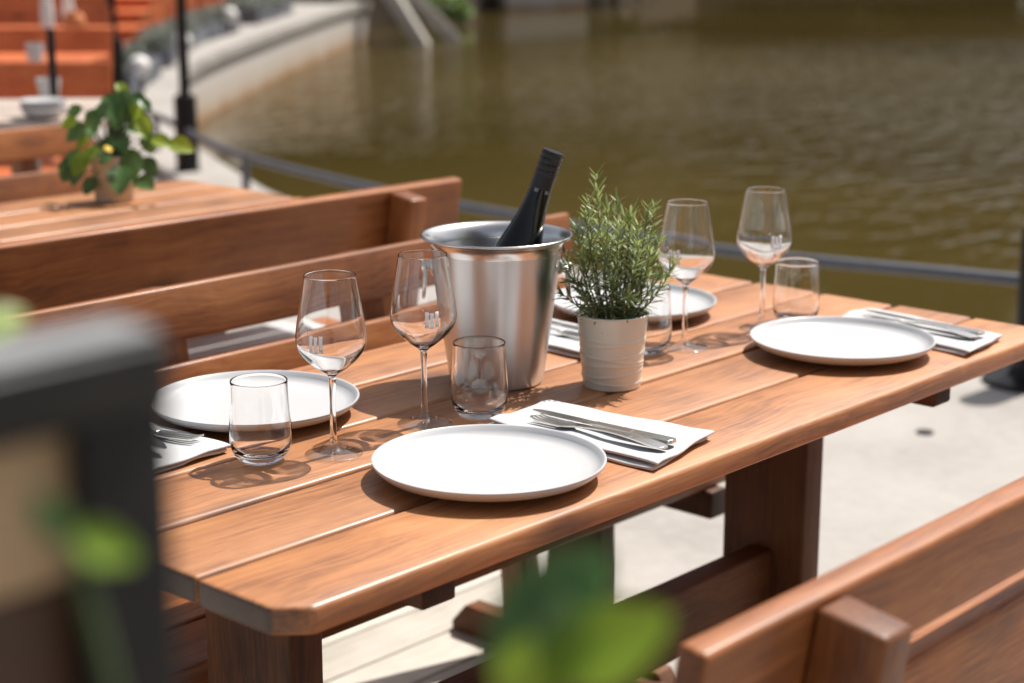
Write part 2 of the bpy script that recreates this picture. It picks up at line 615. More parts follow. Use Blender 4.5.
def tube_bm(path, rad, seg=10, bm=None, closed=False, cap=True):
    bm = bm or bmesh.new()
    P = [Vector(p) for p in path]
    n = len(P)
    rings = []
    up = None
    for i, p in enumerate(P):
        if closed:
            t = (P[(i + 1) % n] - P[i - 1]).normalized()
        else:
            t = (P[min(i + 1, n - 1)] - P[max(i - 1, 0)]).normalized()
        if up is None:
            up = Vector((0, 0, 1)) if abs(t.z) < 0.9 else Vector((1, 0, 0))
        a = t.cross(up)
        if a.length < 1e-5:
            a = t.cross(Vector((0, 1, 0)))
        a.normalize()
        b = a.cross(t).normalized()
        up = b
        r = rad(i / (n - 1)) if callable(rad) else rad
        rings.append([bm.verts.new(p + (a * math.cos(2 * math.pi * k / seg) + b * math.sin(2 * math.pi * k / seg)) * r) for k in range(seg)])
    pairs = list(zip(rings, rings[1:])) + ([(rings[-1], rings[0])] if closed else [])
    for A, B in pairs:
        for k in range(seg):
            j = (k + 1) % seg
            bm.faces.new((A[k], A[j], B[j], B[k]))
    if cap and not closed:
        bm.faces.new(rings[0][::-1])
        bm.faces.new(rings[-1])
    return bm


def tube(name, parent, mat, path, rad, seg=12, closed=False, loc=(0, 0, 0)):
    bm = tube_bm(path, rad, seg, closed=closed)
    bmesh.ops.recalc_face_normals(bm, faces=bm.faces[:])
    me = mesh_of(name, bm)
    auto_smooth(me, 50)
    o = link(name, me, mat, parent)
    o.location = loc
    return o


# =================================================================== SETTING
edge_pts = [(16, -34, 0), (9.4, -12, 0), (6.3, -3.4, 0), (5.2, -0.8, 0), (4.62, 0.5, 0), (4.36, 1.45, 0), (4.16, 2.4, 0), (4.17, 3.45, 0), (4.27, 4.2, 0), (4.55, 5.4, 0),
            (4.88, 6.12, 0), (5.25, 6.85, 0), (5.75, 7.75, 0), (7.0, 9.5, 0), (9.35, 12.25, 0), (12.65, 15.1, 0), (16.9, 18.5, 0), (18.4, 19.5, 0)]
edge = spline(edge_pts, 6)

poly = [(p.x, p.y, 0) for p in edge] + [(17.3, 21.6, 0), (-40, 260, 0), (-300, 260, 0), (-300, -300, 0), (16, -300, 0)]
me = bpy.data.meshes.new("quay_ground")
me.from_pydata(poly, [], [list(range(len(poly)))])
tag(link("quay_ground", me, M['concrete']), kind='structure')

me = bpy.data.meshes.new("water")
me.from_pydata([(-20, -400, -0.58), (450, -400, -0.58), (450, 450, -0.58), (-20, 450, -0.58)], [], [(0, 1, 2, 3)])
tag(link("water", me, M['water']), kind='structure')

# quay wall with coping
qw = thing("quay_wall", "pale curved concrete quay wall with a rust brown tide band above the water", "wall")


def strip(name, parent, mat, line, o0, o1, z0, z1):
    bm = bmesh.new()
    A = []
    for i, p in enumerate(line):
        t = (line[min(i + 1, len(line) - 1)] - line[max(i - 1, 0)]).normalized()
        nrm = Vector((t.y, -t.x, 0))     # towards the water
        A.append([bm.verts.new(p + nrm * o + Vector((0, 0, z))) for o, z in ((o0, z0), (o1, z0), (o1, z1), (o0, z1))])
    for a, b in zip(A, A[1:]):
        for k in range(4):
            j = (k + 1) % 4
            bm.faces.new((a[k], a[j], b[j], b[k]))
    bm.faces.new(A[0])
    bm.faces.new(A[-1][::-1])
    bmesh.ops.recalc_face_normals(bm, faces=bm.faces[:])
    me = mesh_of(name, bm)
    auto_smooth(me, 40)
    return link(name, me, mat, parent)


strip("wall", qw, M['quay_wall'], edge, -0.30, 0.0, -1.6, -0.07)
strip("coping", qw, M['concrete'], edge, -0.34, 0.05, -0.07, 0.035)

# pale deck boards laid between the rows of benches
for k in range(5):
    d = plank("deck", None, M['deck'], (3.6, 0.118, 0.016), (-0.12, 0.885 + k * 0.124 + 0.02, 0.009), bev=0.003)
    tag(d, kind='structure')

# far bank
bank = [(17.3, 21.6), (22.6, 22.4), (26.4, 24.6), (29, 24.4), (42, 29), (62, 22), (78, -10), (95, -300), (420, -300), (420, 420), (-40, 420), (-40, 260)]
bm = bmesh.new()
vs_ = [bm.verts.new((x, y, 0.12)) for x, y in bank]
f = bm.faces.new(vs_)
r = bmesh.ops.extrude_face_region(bm, geom=[f])
for v in r['geom']:
    if isinstance(v, bmesh.types.BMVert):
        v.co.z = -1.6
bmesh.ops.recalc_face_normals(bm, faces=bm.faces[:])
tag(link("far_bank_terrain", mesh_of("bank", bm), M['earth']), kind='structure')


def clump_mesh(name, centers, n, size, seed):
    rnd = random.Random(seed)
    V, F = [], []
    for _ in range(n):
        cx, cy, cz, rx, rz = rnd.choice(centers)
        while True:
            d = Vector((rnd.uniform(-1, 1), rnd.uniform(-1, 1), rnd.uniform(-1, 1)))
            if 0.35 < d.length < 1:
                break
        d = d.normalized() * (d.length ** 0.6)
        p = Vector((cx + d.x * rx, cy + d.y * rx, cz + d.z * rz))
        e = Euler((rnd.uniform(-1, 1), rnd.uniform(-1, 1), rnd.uniform(0, 6.28)))
        a = e.to_matrix() @ Vector((1, 0, 0)) * size * rnd.uniform(0.6, 1.3)
        b = e.to_matrix() @ Vector((0, 1, 0)) * size * rnd.uniform(0.35, 0.6)
        i = len(V)
        V += [p - a, p + b - a * 0.1, p + a, p - b - a * 0.1]
        F.append((i, i + 1, i + 2, i + 3))
    me = bpy.data.meshes.new(name)
    me.from_pydata([tuple(v) for v in V], [], F)
    return me


def make_tree(name, label, mat, loc, h, seed, group):
    rnd = random.Random(seed)
    t = thing(name, label, "tree", loc, rnd.uniform(0, 6), group)
    path = [(0, 0, -0.3), (0.1, 0.05, h * 0.25), (-0.1, 0.15, h * 0.5), (0.1, 0, h * 0.8)]
    bm = tube_bm([tuple(p) for p in spline(path, 4)], lambda u: 0.34 * (1 - u) + 0.06, 10)
    for k in range(7):
        a = k * 2.4
        z = h * (0.28 + 0.07 * k)
        L_ = h * 0.22
        tube_bm([(0, 0, z), (math.cos(a) * L_ * 0.5, math.sin(a) * L_ * 0.5, z + L_ * 0.4), (math.cos(a) * L_, math.sin(a) * L_, z + L_ * 0.6)], lambda u: 0.13 * (1 - u) + 0.03, 6, bm)
    me = mesh_of("trunk", bm)
    auto_smooth(me, 60)
    link("trunk", me, M['bark'], t)
    cs = []
    for k in range(34):
        a = rnd.uniform(0, 6.28)
        q = k / 33
        z = h * (0.06 + 0.84 * q)
        rr = h * 0.25 * math.sin(math.pi * (0.25 + 0.68 * q)) * rnd.uniform(0.2, 1)
        cs.append((math.cos(a) * rr, math.sin(a) * rr, z, h * rnd.uniform(0.09, 0.15), h * rnd.uniform(0.07, 0.11)))
    link("crown", clump_mesh("crown", cs, 9000, h * 0.024, seed), mat, t)
    return t


tree_kinds = [make_tree("broadleaf_tree", "", M['tree_leaf'], (0, 0, 0), 17, 100, "trees on the far bank"),
              make_tree("broadleaf_tree", "", M['tree_leaf'], (0, 0, 0), 20, 101, "trees on the far bank"),
              make_tree("broadleaf_tree", "", M['tree_leaf_light'], (0, 0, 0), 17, 102, "trees on the far bank")]
tree_spots = [(24, 30, 0), (30, 29, 1), (35, 32, 0), (40, 34, 1), (45, 32, 0), (49, 31.5, 2), (53, 29.5, 0), (57, 28.5, 0), (61, 26.5, 0), (65, 25, 1), (68, 20, 0), (71, 15, 1), (74, 9, 0), (76, 3, 1), (79, -3, 0), (82, -9, 1),
              (84, -20, 0), (86, -32, 1), (20, 36, 1), (33, 38, 1), (43, 40, 0), (52, 38, 1), (60, 35, 0), (68, 30, 1), (74, 22, 0), (79, 12, 1), (26, 38, 0), (14, 38, 1)]
done = set()
for x, y, k in tree_spots:
    lab = ("dense olive green tree on the far bank of the river", "taller olive green tree with a broad crown on the far bank", "yellow green tree standing among darker trees on the far bank")[k]
    rz_ = (x * 7.3 + y) % 6.28
    if k not in done:
        done.add(k)
        tree_kinds[k]['label'] = lab
        tree_kinds[k].location = (x, y, 0.1)
    else:
        o = copy_tree(tree_kinds[k], lab, (x, y, 0.1), rz_)
        o.scale = (1, 1, 0.62 if x > 63 and y > 5 else 1)

ww = thing("white_wall", "pale rendered wall low by the water on the far bank", "wall", (0, 0, 0))
strip("wall_face", ww, M['quay_wall'], spline([(26.6, 24.3, 0), (27.6, 24.1, 0), (28.8, 24.0, 0)], 3), 0.0, 0.3, -0.75, 0.02)
mb = thing("mooring_brace", "pair of pale slanted concrete struts at the end of the quay wall", "brace", (0, 0, 0))
for a, b in (((18.3, 19.2, 0.5), (18.75, 18.55, -0.75)), ((18.75, 19.6, 0.65), (19.75, 18.75, -0.75))):
    A, B = Vector(a), Vector(b)
    d = B - A
    o = plank("strut", mb, M['quay_wall'], (d.length, 0.26, 0.22), (A + B) / 2, d.to_track_quat('X', 'Z').to_euler(), 0.02)
bs = thing("waterside_bush", "small bright green bush at the foot of the far bank", "bush", (22.2, 21.7, -0.55))
tube("stem", bs, M['twig'], [(0, 0, -0.3), (0.02, 0, 0.1), (0, 0.03, 0.4)], 0.03, 6)
link("foliage", clump_mesh("foliage", [(0, 0, 0.35, 0.42, 0.32), (0.3, -0.2, 0.2, 0.25, 0.2), (-0.25, 0.2, 0.25, 0.3, 0.22)], 900, 0.07, 5), M['bush'], bs)

# =================================================================== TABLES AND BENCHES
TH = 0.030
BW = 0.1405


def make_table(label, loc, mat, rz=0.0, L_=1.56, group="wooden tables on the quay", leg_mat=None):
    t = thing("picnic_table", label, "table", loc, rz, group)
    gap = 0.007
    for i in range(5):
        y0, y1 = i * BW + (gap / 2 if i else 0), (i + 1) * BW - gap / 2
        jx = (0.0, 0.004, -0.003, 0.002, 0.0)[i]
        c = 0.03
        if i == 0:
            pts = [(c, y0), (L_ - c, y0), (L_, y0 + c), (L_, y1), (0, y1), (0, y0 + c)]
        elif i == 4:
            pts = [(0, y0), (L_, y0), (L_, y1 - c), (L_ - c, y1), (c, y1), (0, y1 - c)]
        else:
            pts = [(0, y0), (L_, y0), (L_, y1), (0, y1)]
        yc = (y0 + y1) / 2
        prism("board", t, mat, [(x - L_ / 2, y - yc) for x, y in pts], -TH, 0, 0.0058, (L_ / 2 + jx, yc, 0.75 - (0, 0.0008, 0, 0.0006, 0.0003)[i]))
    for x in (0.215, L_ / 2 - 0.1, L_ - 0.315):
        inset = 0.15 if abs(x - L_ / 2) < 0.2 else 0.018
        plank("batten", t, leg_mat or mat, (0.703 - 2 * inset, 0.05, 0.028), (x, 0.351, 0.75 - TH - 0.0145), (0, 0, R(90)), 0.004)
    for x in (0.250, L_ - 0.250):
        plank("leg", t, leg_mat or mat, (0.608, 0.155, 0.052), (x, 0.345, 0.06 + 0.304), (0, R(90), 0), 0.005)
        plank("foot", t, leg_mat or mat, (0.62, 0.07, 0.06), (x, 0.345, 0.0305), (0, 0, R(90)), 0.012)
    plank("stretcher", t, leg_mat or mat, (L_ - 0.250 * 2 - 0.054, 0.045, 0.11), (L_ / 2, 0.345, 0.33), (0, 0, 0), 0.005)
    return t


def make_bench(label, loc, mat, rz=0.0, L_=1.58, group="slatted wooden benches", mid=(), top=0.385, tall=0.085, endpost=0.185):
    """origin on the ground at the left end of the back's front face foot; seat lies towards -y"""
    t = thing("backrest_bench", label, "bench", loc, rz, group)
    tilt = R(9)
    # back: planks lean away (+y) going up
    piv = Vector((0, 0.0, 0.45))
    up = Vector((0, math.sin(tilt), math.cos(tilt)))
    nrm = Vector((0, math.cos(tilt), -math.sin(tilt)))

    def back(name, s0, s1, L2, xc, T=0.028, off=0.0):
        c = piv + up * ((s0 + s1) / 2) + nrm * (T / 2 + off)
        return plank(name, t, mat, (L2, T, s1 - s0), (xc, c.y, c.z), (-tilt, 0, 0), 0.006)
    back("back_plank", top - tall, top, L_, L_ / 2)
    back("back_plank", 0.155, top - tall - 0.034, L_ - 0.03, L_ / 2)
    for k in range(3):
        y1 = -0.01 - k * 0.128
        plank("seat_plank", t, mat, (L_, 0.12, 0.034), (L_ / 2, y1 - 0.06, 0.45 - 0.017), (0, 0, 0), 0.005)
    for x in (0.185, L_ - endpost) + mid:
        # rear post behind the planks, leaning with them
        lo_, hi_ = (0.17 if x in mid else -0.385), top - 0.004
        c = piv + up * ((lo_ + hi_) / 2) + nrm * (0.029 + 0.033)
        ln = hi_ - lo_
        plank("post", t, mat, (ln, 0.045, 0.066), (x, c.y, c.z), (0, 0, 0), 0.006).rotation_euler = Matrix(((0, 1, 0), (up.y, 0, nrm.y), (up.z, 0, nrm.z))).to_euler()
        if x in mid:
            continue
        x = 0.185 if x < L_ / 2 else L_ - 0.185
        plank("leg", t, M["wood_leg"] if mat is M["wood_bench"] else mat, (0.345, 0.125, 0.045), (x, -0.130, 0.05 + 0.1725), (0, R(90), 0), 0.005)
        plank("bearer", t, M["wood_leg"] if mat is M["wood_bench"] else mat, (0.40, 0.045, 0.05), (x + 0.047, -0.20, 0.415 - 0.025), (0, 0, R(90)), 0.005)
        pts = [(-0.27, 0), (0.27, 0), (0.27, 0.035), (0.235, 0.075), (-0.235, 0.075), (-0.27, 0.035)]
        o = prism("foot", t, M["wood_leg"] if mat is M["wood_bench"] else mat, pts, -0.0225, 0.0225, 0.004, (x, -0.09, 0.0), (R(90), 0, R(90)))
    return t


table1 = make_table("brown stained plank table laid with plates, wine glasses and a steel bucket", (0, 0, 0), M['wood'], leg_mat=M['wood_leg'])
bench_far = make_bench("brown bench with its back behind the left plate, facing the laid table", (-0.03, 0.915, -0.001), M['wood_bench'], 0.0, 1.57, mid=(0.655, 1.075))
bench_near = make_bench("brown bench at lower right seen from behind, its post end showing", (1.66, -0.38, 0.0), M['wood_bench'], R(180), 1.66, top=0.407, tall=0.092, endpost=0.168)
bench_two = make_bench("dark bench turned away behind the laid table, serving the second table with the leafy plant", (1.675, 1.47, 0.012), M['wood_bench'], R(178.2), 1.60, tall=0.135)
cu = plank("added_slab", None, M['cloth'], (1.3, 0.38, 0.020), (0.90, 1.672, 0.474), (0, 0, R(-1.8)), 0.008, 4)  # slab added on the seat so the slat gap shows bright
tag(cu, "added off-white seat cushion on the dark bench, glimpsed through the slats behind the left plate", "slab")
table2 = make_table("second plank table holding the leafy pot plant", (0.09, 1.61, 0), M['wood'], 0.0)
bench_three = make_bench("mauve brown bench beyond the leafy pot plant, in front of the orange furniture", (0.23, 2.86, 0.0), M['wood_bench'], 0.0)
table3 = make_table("pale plank table, sun sheen in its colour, with white crockery in the far left row", (1.055, 4.543, 0), M['wood_grey'], R(-40))

# =================================================================== TABLEWARE
ZT = 0.7505
CR = Vector((0.673, -0.7396, 0))       # a horizontal direction across the table diagonal


def make_plate():
    prof = [(0, 0.004), (0.080, 0.004), (0.083, 0.0005), (0.087, 0.0005), (0.091, 0.0045), (0.112, 0.0075), (0.126, 0.0125), (0.1325, 0.0185),
            (0.1348, 0.0222), (0.1345, 0.0240), (0.1328, 0.0243), (0.1312, 0.0232), (0.1285, 0.0185), (0.1235, 0.0138), (0.116, 0.0118), (0.10, 0.0110), (0.05, 0.0108), (0, 0.0108)]
    me = mesh_of("plate", lathe_bm(prof, 128))
    auto_smooth(me, 60)
    return link("dinner_plate", me, M['ceramic'])


plates = [((0.427, 0.146), "nearest white plate, at the front edge of the laid table"),
          ((1.2135, 0.169), "white plate at the right end of the laid table, beside the short tumbler"),
          ((0.4165, 0.5496), "white plate behind the left wine glass and tumbler, next to the far bench"),
          ((1.215, 0.563), "white plate half hidden behind the rosemary pot")]
p0 = make_plate()
for i, ((x, y), lab) in enumerate(plates):
    o = p0
    if i:
        o = p0.copy()
        COL.objects.link(o)
    o.location = (x, y, ZT)
    o.rotation_euler = (0, 0, x * 5)
    tag(o, lab, "plate", "white dinner plates on the laid table")


# ---- napkins
def make_napkin(label, q, seed):
    """q: four corners (far-left, far-right, near-right, near-left) on the table top"""
    rnd = random.Random(seed)
    Q = [Vector((*p, 0)) for p in q]
    c = sum(Q, Vector()) / 4
    t = thing("napkin", label, "napkin", (c.x, c.y, ZT), 0, "folded white napkins")
    nu, nv = 30, 44

    def layer(name, z, inset, sd, th):
        bm = bmesh.new()
        g = []
        for j in range(nv + 1):
            row = []
            for i in range(nu + 1):
                u, v = i / nu, j / nv
                uu = inset[0] + u * (1 - inset[0] - inset[1])
                vv = inset[2] + v * (1 - inset[2] - inset[3])
                p = (Q[0] * (1 - uu) + Q[1] * uu) * (1 - vv) + (Q[3] * (1 - uu) + Q[2] * uu) * vv - c
                w = noise.noise(Vector((p.x * 9 + sd, p.y * 9, sd))) * 0.0036 + noise.noise(Vector((p.x * 30 + sd, p.y * 22, sd * 2))) * 0.0011
                e = min(u, 1 - u, v, 1 - v)
                p = p + Vector((noise.noise(Vector((p.y * 16, sd, 0))) * 0.0060 * (0.3 + 0.7 * abs(2 * u - 1)), noise.noise(Vector((p.x * 16, 3, sd))) * 0.0060 * (0.3 + 0.7 * abs(2 * v - 1)), 0))
                lift = 0.0060 * max(0, noise.noise(Vector((u * 2.2 + sd, v * 2.2, 5)))) * (1 - min(1, e * 6))
                row.append(bm.verts.new((p.x, p.y, z + max(-0.0006, w) + lift - 0.0015 * (1 - min(1, e * 14)) ** 2)))
            g.append(row)
        for j in range(nv):
            for i in range(nu):
                bm.faces.new((g[j + 1][i], g[j + 1][i + 1], g[j][i + 1], g[j][i]))
        me = mesh_of(name, bm)
        o = link(name, me, M['cloth'], t, smooth=True)
        md = o.modifiers.new("thickness", 'SOLIDIFY')
        md.thickness = th
        md.offset = 1
        bv = o.modifiers.new("round", 'BEVEL')
        bv.width = th * 0.4
        bv.segments = 2
        bv.limit_method = 'ANGLE'
        return o
    layer("lower_fold", 0.0014, (0.0, 0.02, 0.0, 0.02), seed, 0.0040)
    layer("upper_fold", 0.0072, (0.03, 0.0, 0.02, 0.0), seed + 3.3, 0.0034)
    return t


make_napkin("folded napkin right of the nearest plate, holding a fork and knife near the table edge", [(0.572, 0.289), (0.689, 0.291), (0.722, 0.046), (0.566, 0.012)], 1)
make_napkin("folded napkin at the far right corner of the laid table, beside the right plate", [(1.352, 0.282), (1.470, 0.285), (1.440, 0.026), (1.305, 0.014)], 2)
make_napkin("folded napkin at the left edge of the laid table, beside the dark frame", [(0.150, 0.69), (0.285, 0.69), (0.288, 0.440), (0.158, 0.430)], 3)
make_napkin("folded napkin between the steel bucket and the rosemary pot, mostly hidden", [(0.925, 0.68), (1.06, 0.68), (1.062, 0.43), (0.922, 0.418)], 4)


# ---- cutlery
def extrude_outline(name, parent, pts, th, zf, mat=None):
    bm = bmesh.new()
    lo = [bm.verts.new((x, y, 0)) for x, y in pts]
    f = bm.faces.new(lo)
    r = bmesh.ops.extrude_face_region(bm, geom=[f])
    top = [v for v in r['geom'] if isinstance(v, bmesh.types.BMVert)]
    for v in top:
        v.co.z = th
    bmesh.ops.triangulate(bm, faces=[f_ for f_ in bm.faces if len(f_.verts) > 4])
    bmesh.ops.subdivide_edges(bm, edges=[e for e in bm.edges if e.calc_length() > 0.012], cuts=2)
    for v in bm.verts:
        v.co.z += zf(v.co.x, v.co.y)
    bmesh.ops.recalc_face_normals(bm, faces=bm.faces[:])
    me = mesh_of(name, bm)
    auto_smooth(me, 40)
    o = link(name, me, mat or M['steel'], parent)
    return o


def half_to_outline(h):
    return h + [(x, -y) for x, y in reversed(h) if y > 1e-6]


def handle_z(x, y):
    return 0.006 * (1 - math.cos((x - 0.02) * 22)) * 0.5 + 0.0012 - 8 * y * y


def make_fork():
    t = thing("fork", "", "fork", (0, 0, 0), 0, "forks on the napkins")
    hz = lambda x, y: 0.0016 + 0.0045 * max(0, math.sin((x - 0.0) * math.pi / 0.14)) - 6 * y * y
    extrude_outline("handle", t, half_to_outline([(0, 0.0045), (0.004, 0.0088), (0.02, 0.0095), (0.05, 0.0072), (0.09, 0.0042), (0.125, 0.0032), (0.138, 0.0040)]), 0.0019, hz)
    hd = lambda x, y: 0.0016 - 0.0032 * math.sin((x - 0.138) * math.pi / 0.075) + 12 * y * y * (1 if x < 0.18 else 0.4) + 0.003 * max(0, (x - 0.17) / 0.04) ** 2
    half = [(0.138, 0.004), (0.144, 0.0085), (0.152, 0.0115), (0.162, 0.0120)]
    extrude_outline("head", t, half_to_outline(half), 0.0018, lambda x, y: max(0.0008, hd(x, y)))
    for k in range(4):
        y = (-0.0096 + k * 0.0064)
        extrude_outline("tine", t, [(0.160, y - 0.0021), (0.195, y - 0.0016), (0.2035, y - 0.0006), (0.2045, y), (0.2035, y + 0.0006), (0.195, y + 0.0016), (0.160, y + 0.0021)], 0.0017, lambda x, y_: max(0.0008, hd(x, y)))
    return t


def make_knife():
    t = thing("knife", "", "knife", (0, 0, 0), 0, "knives on the napkins")
    extrude_outline("handle", t, half_to_outline([(0, 0.0045), (0.004, 0.0086), (0.02, 0.0092), (0.06, 0.0072), (0.11, 0.0055), (0.118, 0.0062)]), 0.0042, lambda x, y: 0.0014 - 10 * y * y)
    extrude_outline("blade", t, [(0.116, -0.0055), (0.122, -0.008), (0.15, -0.0092), (0.19, -0.0095), (0.207, -0.0085), (0.217, -0.003), (0.216, 0.001), (0.20, 0.0055), (0.16, 0.0062), (0.122, 0.0062), (0.116, 0.0055)], 0.0016, lambda x, y: 0.0026 + 0.06 * y)
    return t


fork0, knife0 = make_fork(), make_knife()
ZN = ZT + 0.0140


def lay(o, first, label, tail, tip, z=ZN):
    d = Vector((tip[0] - tail[0], tip[1] - tail[1]))
    if first:
        o['label'] = label
        o.location = (tail[0], tail[1], z)
        o.rotation_euler = (0, 0, math.atan2(d.y, d.x))
        return o
    return copy_tree(o, label, (tail[0], tail[1], z), math.atan2(d.y, d.x))


lay(fork0, True, "fork on the napkin right of the nearest plate, tines beside the plate rim", (0.611, 0.033), (0.608, 0.25))
lay(knife0, True, "knife beside the fork on the napkin right of the nearest plate", (0.634, 0.038), (0.624, 0.25), ZN + 0.001)
lay(fork0, False, "fork on the napkin at the far right corner of the table", (1.372, 0.035), (1.390, 0.25))
lay(knife0, False, "knife on the napkin at the far right corner of the table", (1.392, 0.035), (1.412, 0.25), ZN + 0.001)
lay(fork0, False, "fork lying aslant on the napkin beside the dark frame", (0.200, 0.665), (0.265, 0.475))
lay(knife0, False, "knife lying across the napkin beside the dark frame", (0.245, 0.668), (0.205, 0.455), ZN + 0.004)
lay(fork0, False, "fork on the half hidden napkin behind the rosemary pot", (0.98, 0.66), (0.985, 0.45))
lay(knife0, False, "knife on the half hidden napkin behind the rosemary pot", (1.01, 0.66), (1.012, 0.45), ZN + 0.001)

# ---- wine glasses: one closed wall of glass split at the stem into bowl, stem and foot
bowl_out = [(0.0046, 0.0935), (0.0048, 0.0965), (0.0085, 0.1000), (0.0175, 0.1065), (0.0290, 0.1165), (0.0375, 0.1270), (0.0414, 0.1370), (0.0420, 0.1450),
            (0.0408, 0.1570), (0.0380, 0.1740), (0.0350, 0.1910), (0.0325, 0.2060), (0.0305, 0.2185)]
bowl_in = [(0.0297, 0.2185), (0.0316, 0.2060), (0.0341, 0.1910), (0.0371, 0.1740), (0.0398, 0.1570), (0.0409, 0.1450), (0.0402, 0.1372), (0.0364, 0.1285),
           (0.0280, 0.1190), (0.0170, 0.1095), (0.0085, 0.1045), (0.0, 0.1030)]


def make_wine_glass():
    t = thing("wine_glass", "", "wine glass", (0, 0, ZT), 0, "wine glasses on the laid table")
    o_ = [(p.x, p.y) for p in spline(bowl_out, 4)]
    i_ = [(max(0, p.x), p.y) for p in spline(bowl_in, 4)]
    prof = o_ + [(0.0304, 0.2192), (0.0301, 0.2194), (0.0298, 0.2192)] + i_
    lathe("bowl", t, M['glass'], prof, 96, ang=80)
    stem = [(0.0046, 0.0150), (0.0041, 0.024), (0.0037, 0.045), (0.0037, 0.065), (0.0041, 0.085), (0.0046, 0.0935)]
    lathe("stem", t, M['glass'], stem, 40, smooth_n=4, ang=80)
    foot = [(0, 0.0014), (0.02, 0.0010), (0.031, 0.0003), (0.0342, 0.0006), (0.0347, 0.0014), (0.0342, 0.0021), (0.030, 0.0028), (0.020, 0.0043), (0.011, 0.0068), (0.0064, 0.0105), (0.0046, 0.0150)]
    lathe("foot", t, M['thin_glass'], foot, 80, ang=50)
    # white fork shaped print on the bowl: three upright bars joined at the foot, a dot above
    bm = bmesh.new()

    def rad(z):
        for (r0, z0), (r1, z1) in zip(bowl_out, bowl_out[1:]):
            if z0 <= z <= z1:
                return r0 + (r1 - r0) * (z - z0) / (z1 - z0)
        return 0.042

    def quad(x0, x1, z0, z1):
        nx, nz = 4, 4
        g = [[None] * (nz + 1) for _ in range(nx + 1)]
        for i in range(nx + 1):
            for j in range(nz + 1):
                z = z0 + (z1 - z0) * j / nz
                r_ = rad(z) + 0.0005
                a = (x0 + (x1 - x0) * i / nx) / r_
                g[i][j] = bm.verts.new((r_ * math.cos(a), r_ * math.sin(a), z))
        for i in range(nx):
            for j in range(nz):
                bm.faces.new((g[i][j], g[i + 1][j], g[i + 1][j + 1], g[i][j + 1]))
    B0, B1 = 0.1330, 0.1545
    for k in range(3):
        x = -0.0085 + k * 0.0064
        quad(x, x + 0.0045, B0 + 0.0010 * (k != 1), B1 - 0.0016 * (k == 1))
    quad(-0.0075, 0.0080, B0 + 0.0008, B0 + 0.0028)
    quad(-0.0086, -0.0030, B1 - 0.0036, B1 - 0.0012)
    quad(-0.0118, -0.0098, B1 + 0.0012, B1 + 0.0034)
    quad(-0.0120, -0.0084, B0 + 0.0066, B0 + 0.0084)
    me = mesh_of("printed_emblem", bm)
    o = link("printed_emblem", me, M['print'], t, smooth=True)
    md = o.modifiers.new("ink", 'SOLIDIFY')
    md.thickness = 0.0002
    return t


wg = make_wine_glass()
# angle so that the emblem faces as in the photo
face = math.atan2(-0.674, -0.739)
glasses = [((0.366, 0.343), face - 0.35, "wine glass at the left, in front of the back left plate"),
           ((0.530, 0.354), face + 0.30, "wine glass left of the steel bucket, overlapping its side"),
           ((1.079, 0.357), face - 0.55, "wine glass just right of the rosemary, half screened by its sprigs"),
           ((1.258, 0.342), face + 0.32, "rightmost wine glass, behind the right plate and against the dark water")]
for i, ((x, y), a, lab) in enumerate(glasses):
    if i == 0:
        wg['label'] = lab
        wg.location = (x, y, ZT)
        wg.rotation_euler = (0, 0, a)
    else:
        copy_tree(wg, lab, (x, y, ZT), a)

# ---- tumblers
tum_out = [(0, 0.0006), (0.022, 0.0003), (0.0262, 0.0016), (0.0305, 0.0065), (0.0345, 0.0150), (0.0368, 0.0270), (0.0369, 0.0390), (0.0360, 0.0540), (0.0347, 0.0700), (0.0338, 0.0850), (0.0337, 0.0970)]
tum_in = [(0.0323, 0.0970), (0.0324, 0.0850), (0.0333, 0.0700), (0.0346, 0.0540), (0.0354, 0.0390), (0.0351, 0.0280), (0.0325, 0.0180), (0.0270, 0.0118), (0.0150, 0.0092), (0.0, 0.0086)]
prof = [(max(0, p.x), p.y) for p in spline(tum_out, 4)] + [(0.0335, 0.0977), (0.0330, 0.0979), (0.0325, 0.0977)] + [(max(0, p.x), p.y) for p in spline(tum_in, 4)]
tum0 = lathe("tumbler", None, M['glass'], prof, 96, ang=80)
tumblers = [((0.294, 0.391), "water tumbler in front of the back left plate, on the bare boards"),
            ((0.606, 0.330), "water tumbler in front of the steel bucket, by the napkin corner"),
            ((1.335, 0.330), "water tumbler at the right, between the rightmost wine glass and the napkin"),
            ((1.022, 0.384), "water tumbler mostly hidden behind the rosemary pot")]
for i, ((x, y), lab) in enumerate(tumblers):
    o = tum0
    if i:
        o = tum0.copy()
        COL.objects.link(o)
    o.location = (x, y, ZT)
    tag(o, lab, "tumbler", "water tumblers on the laid table")

# ---- steel bucket
BX, BY = 0.757, 0.432
bk = thing("wine_bucket", "brushed steel wine bucket with a flared rim and ring handles, holding the bottle", "bucket", (BX - 0.004, BY + 0.004, ZT))
outer = [(0, 0.004), (0.058, 0.004), (0.0605, 0.0005), (0.0634, 0.0012), (0.0650, 0.0055), (0.0688, 0.030), (0.0776, 0.096), (0.0852, 0.155), (0.0886, 0.184)]
inner = [(0.0874, 0.184), (0.0840, 0.155), (0.0764, 0.096), (0.0676, 0.030), (0.061, 0.009), (0, 0.0075)]
lathe("body", bk, M['brushed'], outer, 128, ang=50)
lathe("liner", bk, M['brushed'], inner, 128, ang=50)
rim = [(r_, z_ + 0.012) for r_, z_ in [(0.0886, 0.172), (0.0898, 0.179), (0.0932, 0.1855), (0.0977, 0.1890), (0.1010, 0.1898), (0.1032, 0.1906), (0.1040, 0.1922), (0.1030, 0.1938), (0.1008, 0.1938), (0.0965, 0.1918), (0.0918, 0.1875), (0.0886, 0.1800), (0.0874, 0.172)]]
lathe("rim", bk, M['steel'], rim, 128, ang=60)
